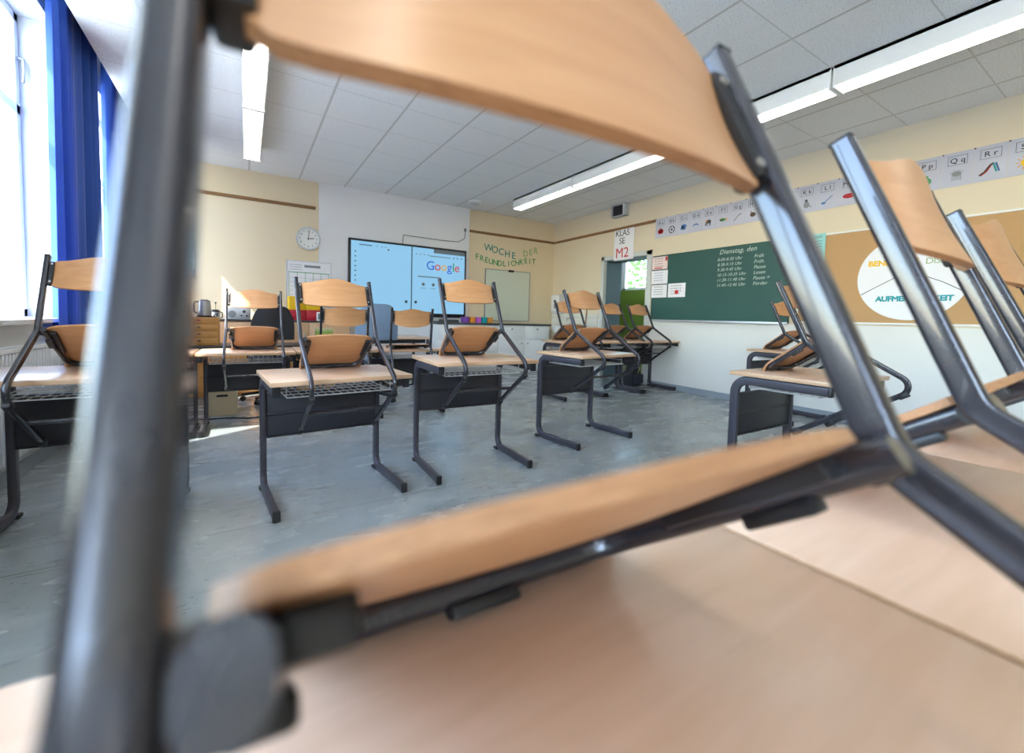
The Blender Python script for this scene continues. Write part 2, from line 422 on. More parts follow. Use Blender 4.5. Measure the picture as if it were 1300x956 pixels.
def solid(name, g, mats, label, cat, group=None, smooth=True):
    """a thing that is one mesh: origin moved to the middle of its base"""
    xs = [p[0] for p in g.v]; ys = [p[1] for p in g.v]; zs = [p[2] for p in g.v]
    c = ((min(xs) + max(xs)) / 2, (min(ys) + max(ys)) / 2, min(zs))
    g.v = [(p[0] - c[0], p[1] - c[1], p[2] - c[2]) for p in g.v]
    o = obj(name, g, mats, None, smooth); o.location = c; return tag(o, label, cat, group)
def struct(name, g, mats, smooth=False, label=None):
    o = obj(name, g, mats, None, smooth); o['kind'] = 'structure'
    if label: o['label'] = label
    return o
def dup(root, loc, rz, label, group=None, rx=0.0):
    r = root.copy(); COL.objects.link(r); r.location = loc; r.rotation_euler = (rx, 0, rz); r['label'] = label
    if group: r['group'] = group
    for ch in list(root.children):
        c = ch.copy(); COL.objects.link(c); c.parent = r
        for gch in list(ch.children):
            d = gch.copy(); COL.objects.link(d); d.parent = c
    return r

def text_geo(body, size, origin, right, up, ext=0.0015, align='LEFT', bold=0.0, shear=0.0, spacing=1.0):
    cu = bpy.data.curves.new('txt', 'FONT'); cu.body = body; cu.size = size; cu.extrude = ext; cu.align_x = align
    cu.bevel_depth = bold; cu.bevel_resolution = 0; cu.shear = shear; cu.resolution_u = 3; cu.space_character = spacing
    o = bpy.data.objects.new('txt', cu); COL.objects.link(o)
    dg = bpy.context.evaluated_depsgraph_get(); me = bpy.data.meshes.new_from_object(o.evaluated_get(dg))
    right, up = Vector(right), Vector(up); nrm = right.cross(up); og = Vector(origin)
    vs = [og + right * v.co.x + up * v.co.y + nrm * (v.co.z + ext) for v in me.vertices]; fs = [tuple(p.vertices) for p in me.polygons]
    bpy.data.objects.remove(o); bpy.data.meshes.remove(me); bpy.data.curves.remove(cu)
    return Geo().add(vs, fs)

# ------------------------------------------------------------------ room shell
XL, XR, YB, YF, ZC = -1.15, 5.406, 7.076, -3.2, 2.966
XO = -1.40                                   # outer face of the window wall
struct('floor', Geo().box((XO, YF, -0.06), (XR + 0.43, YB + 0.1, 0)), M['floor'])
g = Geo().box((-0.975, YF, ZC), (XR + 0.2, YB + 0.1, 3.42)); struct('ceiling', g, M['ceiling'])
struct('wall_back', Geo().box((XO, YB, 0), (XR + 0.43, YB + 0.2, 3.4)), M['wall_cream'])
struct('wall_front', Geo().box((XO, YF - 0.2, 0), (XR + 0.43, YF, 3.4)), M['wall_cream'])
# right wall with the doorway (y 4.62..5.62, z 0..2.08)
DY0, DY1, DZ = 4.63, 5.60, 2.08
g = Geo()
g.box((XR, YF, 0), (XR + 0.43, DY0, 3.2)); g.box((XR, DY1, 0), (XR + 0.43, YB, 3.2)); g.box((XR, DY0, DZ), (XR + 0.43, DY1, 3.2))
struct('wall_right', g, M['wall_two'])
# left wall: piers, parapet, recess above the windows
SZ, HZ = 0.90, 3.0
g = Geo()
wins = [(3.33, 4.40), (4.95, 6.55), (0.25, 1.90), (-2.95, -0.90)]
g.box((XO, YF, 0), (XL, YB, SZ))
ys = [YF] + sorted(sum([list(w) for w in wins], [])) + [YB]
for a, b in zip(ys[0::2], ys[1::2]): g.box((XO, a, SZ), (XL, b, 3.3))
for a, b in wins: g.box((XO, a, HZ), (XL, b, 3.3))
g.box((XO, YF, 3.3), (-0.90, YB, 3.42))
struct('wall_left', g, M['wall_left'])
for i, (a, b) in enumerate(wins):
    g = Geo(); fw = 0.06; x0, x1 = -1.385, -1.325
    g.box((x0, a, SZ + .03), (x1, a + fw, HZ), .006); g.box((x0, b - fw, SZ + .03), (x1, b, HZ), .006)
    g.box((x0, a, SZ + .03), (x1, b, SZ + .09), .006); g.box((x0, a, HZ - fw), (x1, b, HZ), .006)
    tz = 2.32
    g.box((x0, a, tz), (x1, b, tz + .07), .006)
    nm = 1 if i == 0 else 2
    for k in range(1, nm):
        ym = a + (b - a) * k / nm; g.box((x0, ym - .04, SZ + .03), (x1, ym + .04, HZ), .006)
    w = struct('window_%d' % (i + 1), g, M['white_gloss'])
    gp = Geo().box((-1.36, a + .02, SZ + .05), (-1.354, b - .02, HZ - .02))
    obj('window_pane', gp, M['glass'], w, False)
    if i == 0:
        gh = Geo().cyl((x1, b - .03, 2.70), (x1 + .03, b - .03, 2.70), .010).tube([(x1 + .03, b - .03, 2.70), (x1 + .034, b - .034, 2.62), (x1 + .03, b - .04, 2.54)], .008)
        obj('window_handle', gh, M['grey'], w)
    gs = Geo().box((-1.325, a - .02, SZ), (XL + .06, b + .02, SZ + .03), .006)
    obj('window_sill', gs, M['sandstone'], w)
struct('sun_blocker', Geo().box((-3.05, YF - 2.5, 3.06), (XO, 2.32, 3.16), .01), M['white'], label='added unseen white slab keeping the sun out of the near windows')  # unseen slab added outside to block direct sun at the near windows
# baseboards
bb = M['greyblue'] if False else mat('grey_rubber_skirting', (146, 156, 164), 0.5)
struct('baseboard_right', Geo().box((XR - .014, YF, 0), (XR, DY0 - .10, .085), .004).box((XR - .014, DY1 + .05, 0), (XR, YB, .085), .004), bb)
struct('baseboard_left', Geo().box((XL, YF, 0), (XL + .014, YB, .085), .004), bb)
struct('baseboard_back', Geo().box((XL, YB - .014, 0), (XR, YB, .085), .004), bb)
# picture rails
struct('trim_1', Geo().box((XL, YB - .022, 2.555), (0.885, YB, 2.598), .004), M['trimwood'])
struct('trim_2', Geo().box((3.45, YB - .022, 2.555), (XR, YB, 2.598), .004), M['trimwood'])
struct('trim_3', Geo().box((XR - .022, 4.50, 2.555), (XR, YB - .022, 2.598), .004), M['trimwood'])
# pale wall board behind the screen
struct('trim_4', Geo().box((0.93, YB - .03, 0.0), (3.445, YB, ZC), .003), M['panel_white'])
# tiled splashback by the basin
struct('trim_5', Geo().box((XR - .012, 5.70, .55), (XR, YB - .01, 1.12), .002), M['tiles'])
# door frame (steel, white)
g = Geo()
for a, b in ((DY0 - .09, DY0 + .012), (DY1 - .012, DY1 + .06)): g.box((XR - .012, a, 0), (XR + .06, b, DZ + .06), .004)
g.box((XR - .012, DY0 - .09, DZ - .012), (XR + .06, DY1 + .06, DZ + .06), .004)
d = struct('door_1', g, mat('door_frame_paint', (206, 210, 206), 0.4))
# reveal lining (grey-blue)
g = Geo().box((XR + .06, DY1 - .012, 0), (XR + .43, DY1 + .001, DZ)).box((XR + .06, DY0 - .001, 0), (XR + .43, DY0 + .012, DZ)).box((XR + .06, DY0, DZ - .012), (XR + .43, DY1, DZ + .001))
obj('door_lining', g, M['greyblue'], d, False)
# corridor behind
HX = 7.3
struct('floor_corridor', Geo().box((XR + .43, 3.0, -.06), (HX + .2, 10.0, 0)), mat('corridor_floor', (150, 150, 146), .4))
struct('ceiling_corridor', Geo().box((XR + .43, 3.0, 2.75), (HX + .2, 10.0, 2.85)), M['white'])
g = Geo(); HS = 1.70
g.box((HX, 3.0, 0), (HX + .2, 10.0, HS)); g.box((HX, 3.0, 2.55), (HX + .2, 10.0, 2.75)); g.box((HX, 3.0, HS), (HX + .2, 5.2, 2.55)); g.box((HX, 6.98, HS), (HX + .2, 10, 2.55))
struct('wall_corridor', g, mat('corridor_wall_paint', (206, 222, 232), .5))
struct('trim_6', Geo().box((HX - .02, 3.0, 0), (HX, 10.0, HS), .003), M['olive'])
struct('wall_corridor_side', Geo().box((XR + .23, YB, 0), (XR + .43, 10.2, 2.85)).box((XR + .43, 10.0, 0), (HX + .2, 10.2, 2.85)).box((XR + .43, 2.8, 0), (HX + .2, 3.0, 2.85)), M['white'])
g = Geo()
for a, b in ((5.2, 5.27), (6.20, 6.26), (6.88, 6.98)): g.box((HX + .02, a, HS), (HX + .08, b, 2.55), .004)
g.box((HX + .02, 5.2, HS), (HX + .08, 6.98, HS + .05), .004); g.box((HX + .02, 5.2, 2.49), (HX + .08, 6.98, 2.55), .004)
w = struct('window_5', g, M['white_gloss']); obj('window_pane', Geo().box((HX + .05, 5.22, HS + .02), (HX + .054, 6.96, 2.53)), M['glass'], w, False)

# ------------------------------------------------------------------ school desks
DW, DD, DT, FX = 0.70, 0.53, 0.024, 0.322
def make_desk(z, label):
    """desk of height z: origin on the floor under the middle of its front (pupil) edge, depth towards +y"""
    t = thing('school_desk', label, 'desk', group='single school desks', absolute=False)
    top = Geo().box((-DW / 2, 0, z - DT), (DW / 2, DD, z), 0.0035)
    o = obj('tabletop', top, [M['top'], M['top_edge']], t)
    for p in o.data.polygons:
        if abs(p.normal.z) < 0.5: p.material_index = 1
    prof = rrect(0.032, 0.050, 0.011)
    for s in (-1, 1):
        x = s * FX
        path = [(x, 0.033, 0.029), (x, 0.506, 0.029), (x, 0.506, z - DT - 0.0255), (x, 0.030, z - DT - 0.0255)]
        fr = obj('side_frame', Geo().sweep(fillet(path, [0.075, 0.075], 9), prof, (1, 0, 0)), M['desk_frame'], t)
        obj('end_cap', Geo().box((x - .0175, 0.024, 0.002), (x + .0175, 0.050, 0.056), .006), M['plastic'], fr)
        obj('end_cap', Geo().box((x - .0175, 0.018, z - DT - .0525), (x + .0175, 0.036, z - DT - .0005), .004), M['plastic'], fr)
        obj('floor_glide', Geo().box((x - .020, 0.490, 0.0), (x + .020, 0.538, 0.022), .007), M['plastic'], fr)
    pz0, pz1 = z - .385, z - .128
    pa = Geo().box((-FX + .016, .494, pz0), (FX - .016, .500, pz1), .001)
    pa.box((-FX + .016, .470, pz1 - .006), (FX - .016, .500, pz1), .001)
    pa.box((-FX + .016, .484, pz0), (FX - .016, .500, pz0 + .006), .001)
    zm = (pz0 + pz1) / 2 + .005
    pa.prism([(-FX + .016, .494, zm + .012), (-FX + .016, .488, zm - .004), (-FX + .016, .494, zm - .012)], (2 * FX - .032, 0, 0))
    obj('modesty_panel', pa, M['panel'], t)
    w = Geo(); zb = z - .095; x0, x1, y0, y1 = -.265, .265, .10, .455
    w.tube([(x0, y0, zb), (x1, y0, zb), (x1, y1, zb), (x0, y1, zb), (x0, y0, zb)], .0035, 6)
    for zz in (zb + .035, z - DT - .006):
        w.tube([(x0, y1, zz), (x0, y0 + .02, zz)], .0028, 6); w.tube([(x1, y1, zz), (x1, y0 + .02, zz)], .0028, 6); w.tube([(x0, y1, zz), (x1, y1, zz)], .0028, 6)
    for i in range(15):
        xx = x0 + (x1 - x0) * i / 14
        w.tube([(xx, y0, zb), (xx, y1, zb), (xx, y1, z - DT - .004)], .002, 5)
    for yy in (.19, .28, .37): w.tube([(x0, yy, zb), (x1, yy, zb)], .0024, 5)
    for sx in (x0, x1):
        for yy in (y0 + .02, y1): w.tube([(sx, yy, zb), (sx, yy, z - DT)], .0028, 6)
    obj('wire_basket', w, M['wire'], t)
    return t

# ------------------------------------------------------------------ cantilever school chairs
# side profile of a chair hooked over a desk edge; y forward, z above the desk top
TY, TZ, JZ = 0.162, 0.516, 0.18
SV = Vector((0, -0.314, -0.073)); EV = Vector((0, 0.031, -0.313)); JV = Vector((0, 0, JZ)); TV = Vector((0, TY, TZ)); FV = Vector((0, 0.222, 0.014))
HW = 0.200
def make_chair(label):
    t = thing('school_chair', label, 'chair', group='chairs put up on the desks', absolute=False)
    sk = (EV - SV).normalized(); KV = SV - sk * 0.070
    prof = rrect(0.019, 0.0280, 0.006, 4)
    X = Vector((1, 0, 0))
    seat_u = (FV - JV).normalized()                    # along the seat, forwards and down
    seat_n = X.cross(seat_u).normalized()              # up out of the seat
    ub = (TV - JV).normalized()                        # up along the back tube
    rear = Vector((0, -ub.z, ub.y))                    # behind the backrest
    for s in (-1, 1):
        x = Vector((s * HW, 0, 0))
        path = fillet([TV + x, JV + x, KV + x, EV + x], [0.055, 0.056], 10)
        tb = obj('side_tube', Geo().sweep(path, prof, (1, 0, 0)), M['frame'], t)
        obj('top_plug', Geo().obox(TV + x + ub * .001, X, rear, ub, .0098, .0143, .003, .002), M['plastic'], tb)
        # rubber glides at both ends of the skid
        sn = X.cross(sk)
        obj('skid_glide', Geo().obox(SV + x + sk * .012 - sn * .007, X, sk, sn, .0125, .024, .013, .005), M['plastic'], tb)
        obj('skid_glide', Geo().obox(EV + x - sk * .016 - sn * .001, X, sk, sn, .0125, .026, .0175, .006), M['plastic'], tb)
        # hinge boss where seat arm meets the tube
        c = JV + x - X * s * .012 + seat_u * .004
        obj('joint_boss', Geo().cyl(c - X * .011, c + X * .011, .0145, 18), M['plastic'], tb)
    cb = (SV + EV) / 2 + sk * -.02
    obj('cross_bar', Geo().cyl(cb - X * (HW - .004), cb + X * (HW - .004), .0095, 14), M['frame'], t)
    # U shaped seat frame
    a0 = JV + seat_u * -.016
    xw = HW - .021
    xf = .158
    pu = [a0 + X * -xw, FV + X * -xf, FV + X * xf, a0 + X * xw]
    obj('seat_frame', Geo().sweep(fillet(pu, .055, 8), stadium(.026, .020, 5), seat_n), M['frame'], t)
    fl = []
    for s in (-1, 1):
        c = JV + X * s * (xw - .006) + seat_u * .075 - seat_n * .0155
        obj('rest_pad', Geo().obox(c, X, seat_u, seat_n, .011, .030, .006, .003), M['plastic'], t)
        c = JV + X * s * (xw - .022) + seat_u * .095 + seat_n * .005
        obj('seat_bracket', Geo().obox(c, X, seat_u, seat_n, .012, .080, .0085, .004), M['plastic'], t)
    obj('rest_pad', Geo().obox(FV - seat_n * .0155, X, seat_u, seat_n, .034, .013, .006, .003), M['plastic'], t)
    # seat: bent plywood
    nu, nv = 20, 18; th = .0095
    def seat_pt(a, b):
        # a across -1..1, b 0 rear .. 1 front
        u = -.002 + b * .345
        wid = .186 - .020 * b
        k = max(0.0, (abs(a) - .80) / .20)
        u2 = u
        if b > .5: u2 -= .035 * k ** 2 * (b - .5) * 2 + .020 * abs(a) ** 3 * (b - .5) * 2
        else: u2 -= (.026 * (1 - abs(a) ** 2) - .020 * k ** 2) * (.5 - b) * 2
        h = .0125
        h -= .006 * (1 - a * a) * max(0, math.sin(math.pi * min(1, b * 1.25))) # pan sags between the arms
        h += -.026 * max(0, (b - .78) / .22) ** 2          # rolled front edge
        h += .002 * max(0, (.15 - b) / .15) ** 2
        return JV + X * (a * wid) + seat_u * u2 + seat_n * h
    def sheet(fn, nu, nv, th, nrm):
        vs = []; fs = []
        A = [[fn(-1 + 2 * i / nu, j / nv) for i in range(nu + 1)] for j in range(nv + 1)]
        N = []
        for j in range(nv + 1):
            row = []
            for i in range(nu + 1):
                du = A[j][min(i + 1, nu)] - A[j][max(i - 1, 0)]; dv = A[min(j + 1, nv)][i] - A[max(j - 1, 0)][i]
                n = du.cross(dv).normalized()
                if n.dot(nrm) < 0: n = -n
                row.append(n)
            N.append(row)
        k = (nu + 1) * (nv + 1)
        vs = [A[j][i] for j in range(nv + 1) for i in range(nu + 1)] + [A[j][i] + N[j][i] * th for j in range(nv + 1) for i in range(nu + 1)]
        idx = lambda j, i, l: l * k + j * (nu + 1) + i
        g = Geo()
        for j in range(nv):
            for i in range(nu):
                fs.append((idx(j, i, 0), idx(j, i + 1, 0), idx(j + 1, i + 1, 0), idx(j + 1, i, 0)))
                fs.append((idx(j, i, 1), idx(j + 1, i, 1), idx(j + 1, i + 1, 1), idx(j, i + 1, 1)))
        g.add(vs, fs, 0)
        ed = []
        for i in range(nu):
            for j in (0, nv): ed.append((idx(j, i, 0), idx(j, i + 1, 0), idx(j, i + 1, 1), idx(j, i, 1)))
        for j in range(nv):
            for i in (0, nu): ed.append((idx(j, i, 0), idx(j + 1, i, 0), idx(j + 1, i, 1), idx(j, i, 1)))
        g.f += ed; g.m += [1] * len(ed)
        return g
    obj('seat', sheet(seat_pt, nu, nv, th, seat_n), [M['ply'], M['ply_edge']], t)
    # backrest: plywood bowed backwards, shoulders lower than the crown
    def back_pt(a, b):
        k = max(0.0, (abs(a) - .86) / .14)
        lo = .218 + .016 * k ** 2
        hi = .352 + .044 * (.5 + .5 * math.cos(math.pi * min(1, abs(a) * 1.02))) - .012 * k ** 2
        h = lo + (hi - lo) * b
        bow = .040 * (1 - a * a)
        lean = .010 * (b - .5) ** 2 * 4 * .5
        return JV + X * (a * .1845) + ub * h + Vector((0, -1.0, -.25)) * bow + rear * (lean - .004)
    obj('backrest', sheet(back_pt, 24, 10, .0095, -rear), [M['ply'], M['ply_edge']], t)
    for s in (-1, 1):
        c = JV + X * s * (HW - .0175) + ub * .285 - rear * .004
        br = obj('backrest_bracket', Geo().obox(c, X, rear, ub, .0085, .013, .058, .004), M['plastic'], t)
        for hh in (.240, .330):
            c = JV + X * s * (HW - .0185) + ub * hh
            obj('screw', Geo().cyl(c + rear * .006, c + rear * .0105, .0045, 10), M['steel'], br)
    return t

# desks: (x of middle, y of front edge, turn in degrees, height, label)
desks = [
 ('foreground', .176, -.105, -0.3, .748, "school desk nearest the viewer, under the big blurred chair"),
 ('near_b', .889, -.095, 0.0, .748, "school desk butted against the right side of the nearest desk"),
 ('near_c', 1.610, -.090, 0.0, .745, "school desk third along in the nearest row, at the right picture edge"),
 ('left', -.615, 2.385, 0.0, .722, "school desk beside the radiator, leftmost of the middle row"),
 ('mid_b', .438, 2.262, 5.0, .685, "low school desk second from the left in the middle row"),
 ('mid_c', 1.293, 2.287, -2.3, .740, "school desk standing free in the middle of the floor, facing the whiteboard"),
 ('mid_d', 2.492, 2.444, 5.4, .739, "school desk rightmost of the middle row, turned slightly, beside open floor"),
 ('right', 2.750, .885, 0.0, .742, "school desk seen side-on behind the thick right tube of the nearest chair"),
 ('far_right', 4.960, 2.010, -2.0, .745, "mostly hidden school desk under the right end of the chalkboard"),
 ('back_a', -.705, 4.045, 0.0, .672, "school desk in the back row nearest the window, behind the blurred tube"),
 ('back_b', .005, 4.050, -0.8, .672, "school desk with sunlit legs in the back row, near the drawer box"),
 ('back_c', .715, 4.110, 0.0, .672, "almost hidden school desk in the back row, left of the one below the screen"),
 ('back_d', 1.428, 4.085, 0.0, .672, "school desk in the back row below the right half of the screen"),
 ('back_e', 3.645, 3.985, 0.0, .735, "school desk of the back right group nearest the white cupboard"),
 ('back_f', 4.349, 3.985, 0.0, .735, "school desk in the middle of the back right group"),
 ('back_g', 5.053, 3.960, 0.0, .735, "school desk against the right wall with a black bag beneath it"),
]
hts = {}
for key, x, y, a, z, lab in desks:
    if z not in hts: hts[z] = make_desk(z, lab); o = hts[z]; o.location = (x, y, 0); o.rotation_euler = (0, 0, R(a))
    else: o = dup(hts[z], (x, y, 0), R(a), lab)

# chairs hooked over the desk tops: (x, y, turn deg, desk height, tilt back about the hinge (rad), hinge height, label)
chairs = [
 (.175, .112, -2.1, .7465, .026, .180, "school chair nearest the viewer, its blurred tubes and back framing the picture"),
 (.898, .129, 2.4, .745, .045, .180, "close-up school chair at upper right, on the desk beside the nearest one"),
 (1.505, .135, 0.0, .745, .030, .180, "school chair cut off by the right picture edge"),
 (-.560, 2.612, 1.5, .722, .0, .180, "school chair in front of the near blue curtain"),
 (.440, 2.500, 3.0, .685, .0, .180, "school chair on the low desk in front of the screen's left half"),
 (1.278, 2.489, -3.2, .740, .0, .180, "school chair in the middle, its back overlapping the screen's right edge"),
 (2.471, 2.655, 2.4, .739, .0, .180, "school chair on the turned desk rightmost of the middle row"),
 (2.751, 1.088, 0.0, .742, .0, .180, "school chair on the side-on desk, its back hidden by the nearest chair's tube"),
 (4.940, 2.215, -2.4, .745, .0, .180, "small-looking school chair in front of the right end of the chalkboard"),
 (.055, 4.170, -0.8, .672, .0, .180, "sunlit school chair with glaring white tubes beside the drawer box"),
 (.754, 4.075, -1.5, .672, .57, .036, "flat-lying school chair seen through the chair on the low desk"),
 (1.366, 4.045, -2.0, .672, .57, .036, "flat-lying school chair below the middle of the screen"),
 (3.612, 4.255, -0.2, .735, .0, .180, 'school chair in the back right group nearest the towel dispenser'),
 (4.471, 4.304, 3.8, .735, .0, .180, 'school chair in front of the grey-blue doorway lining'),
 (4.950, 4.245, 0.0, .738, .0, .180, 'school chair nearest the right wall, in front of the green corridor wall'),
]
proto = make_chair(chairs[0][-1])
for i, (x, y, a, z, tilt, jz, lab) in enumerate(chairs):
    a = R(a)
    off = Matrix.Rotation(tilt, 3, 'X') @ Vector((0, 0, JZ))
    loc = Vector((x, y, z + jz)) - Matrix.Rotation(a, 3, 'Z') @ off
    if i == 0: o = proto; o.location = loc; o.rotation_euler = (tilt, 0, a)
    else: o = dup(proto, loc, a, lab, None, tilt)

# ------------------------------------------------------------------ ceiling lights
RB = (0, -1, 0); UPV = (0, 0, 1)              # reading direction on the right wall
def lamp(x, y0, y1, label, group):
    t = thing('ceiling_light', label, 'lamp', ((2 * x + .15) / 2, (y0 + y1) / 2, ZC), group=group)
    g = Geo(); z0 = 2.805
    g.box((x - .012, y0 + .003, z0 + .012), (x + .002, y1 - .003, ZC), .003); g.box((x + .148, y0 + .003, z0 + .012), (x + .162, y1 - .003, ZC), .003)
    g.box((x - .012, y0 + .003, z0 + .05), (x + .162, y0 + .015, ZC), .003); g.box((x - .012, y1 - .015, z0 + .05), (x + .162, y1 - .003, ZC), .003)
    g.box((x - .012, y0 + .003, ZC - .03), (x + .162, y1 - .003, ZC), .003)
    obj('housing', g, M['housing'], t)
    obj('diffuser', Geo().box((x + .003, y0 + .016, z0), (x + .147, y1 - .016, ZC - .035), .012), M['lamp'], t)
    for yy in (y0 + .008, y1 - .008):
        obj('end_cap', Geo().box((x - .013, yy - .007, z0 - .002), (x + .163, yy + .007, ZC - .02), .003), M['housing'], t)
ends = [6.05, 4.55, 3.05, 1.54, 0.04, -1.46]
nm = ['at the far end', 'second from the far end', 'third from the far end', 'fourth from the far end', 'nearest overhead']
for k in range(5):
    lamp(-.012, ends[k + 1] + .006, ends[k] - .006, 'ceiling strip light of the left row, ' + nm[k], 'left row of strip lights')
for k in range(5):
    lamp(3.755, ends[k + 1] + .006, ends[k] - .006, 'ceiling strip light of the right row, ' + nm[k], 'right row of strip lights')

# smoke detector, ventilation grille
t = thing('smoke_detector', 'round white smoke detector on the ceiling above the wall board edge', 'smoke detector', (3.30, 6.56, ZC))
obj('base', Geo().lathe([(0, 2.945), (.105, 2.945), (.115, 2.955), (.115, ZC)], (3.30, 6.56, 0), 28), M['white'], t)
obj('sensor_cap', Geo().lathe([(0, 2.918), (.06, 2.92), (.075, 2.93), (.078, 2.946)], (3.30, 6.56, 0), 28), M['lgrey'], t)
t = thing('ventilation_grille', 'dark louvred ventilation grille high on the right wall by the ceiling', 'vent', (XR, 5.22, 2.77))
obj('frame', Geo().box((XR - .11, 5.06, 2.765), (XR, 5.10, 2.962), .003).box((XR - .11, 5.34, 2.765), (XR, 5.36, 2.962), .003).box((XR - .11, 5.06, 2.765), (XR, 5.36, 2.778), .003).box((XR - .11, 5.06, 2.950), (XR, 5.36, 2.962), .003), M['lgrey'], t)
g = Geo().box((XR - .02, 5.08, 2.775), (XR, 5.35, 2.955))
for k in range(9): g.box((XR - .10, 5.10, 2.783 + k * .019), (XR - .015, 5.34, 2.790 + k * .019))
obj('louvres', g, M['dgrey'], t, False)

# ------------------------------------------------------------------ chalkboard
t = thing('chalkboard', 'green chalkboard with a handwritten timetable on the right wall', 'chalkboard', (XR, 3.5, 1.03))
obj('writing_surface', Geo().box((XR - .030, 2.515, 1.045), (XR - .004, 4.480, 2.015)), M['board'], t, False)
g = Geo()
g.box((XR - .036, 2.500, 1.030), (XR, 2.518, 2.028), .003).box((XR - .036, 4.478, 1.030), (XR, 4.496, 2.028), .003).box((XR - .036, 2.5, 2.012), (XR, 4.496, 2.028), .003)
obj('frame', g, M['board'], t)
obj('chalk_tray', Geo().box((XR - .038, 2.500, 1.028), (XR, 4.496, 1.048), .002).box((XR - .075, 2.52, 1.022), (XR, 4.48, 1.030), .002).box((XR - .078, 2.52, 1.022), (XR - .072, 4.48, 1.038), .002), M['alu'], t)
lines = [('Dienstag, den', 3.40, 1.935, .085)]
rows = [('8.00-8.30 Uhr', 'Früh'), ('8.30-9.15 Uhr', 'Früh.'), ('9.30-9.45 Uhr', 'Pause'), ('10.15-10.35 Uhr', 'Lesen'), ('11.20-11.40 Uhr', 'Pause ='), ('11.45-12.45 Uhr', 'Förder')]
for k, (s, q) in enumerate(rows): lines += [(s, 3.42, 1.845 - .068 * k, .056), (q, 2.935, 1.845 - .068 * k, .060)]
for s, y, z, sz in lines:
    obj('chalk_line', text_geo(s, sz, (XR - .0305, y, z), RB, UPV, .0004, shear=.28, spacing=1.05), M['chalk'], t, False)

# worksheets pinned to the chalkboard
notes = [(4.505, 1.808, 'red', 'paper sheet with a red tinge and dark border, top left corner of the chalkboard'),
         (4.500, 1.592, 'blue', 'paper sheet with blue lines stuck on the chalkboard, middle of the left column'),
         (4.498, 1.378, 'black', 'paper sheet with black marks at the bottom of the left column on the chalkboard'),
         (4.185, 1.382, 'red', 'paper sheet with a red round spot, right of the bottom sheet on the chalkboard')]
for k, (y, z, c, lab) in enumerate(notes):
    x = XR - .0385
    t = thing('worksheet', lab, 'paper', (x, y - .15, z), group='sheets on the chalkboard')
    obj('sheet', Geo().box((x - .0008, y - .297, z), (x + .0005, y, z + .205)), M['paper'] if k != 0 else mat('pinkish_paper', (236, 214, 208), .6), t, False)
    g = Geo(); xx = x - .0012
    if k in (0, 2):
        for a, b, c2, d2 in ((0, .297, 0, .006), (0, .297, .199, .205), (0, .006, 0, .205), (.291, .297, 0, .205)):
            g.box((xx, y - b, z + c2), (x, y - a, z + d2))
    for r in range(4):
        yy = y - .05; zz = z + .165 - r * .038
        for q in range(5):
            ln = .014 + .018 * rnd.random(); g.box((xx, yy - ln, zz), (x, yy, zz + .008)); yy -= ln + .012
    obj('print', g, M['dgrey'] if k != 1 else M['blue'], t, False)
    if k == 3: obj('red_spot', Geo().cyl((x - .002, y - .15, z + .075), (x, y - .15, z + .075), .033, 24), M['red'], t)
    if k == 0: obj('red_print', Geo().box((xx, y - .285, z + .13), (x, y - .25, z + .19)).box((xx, y - .2, z + .02), (x, y - .05, z + .035)), M['red'], t, False)

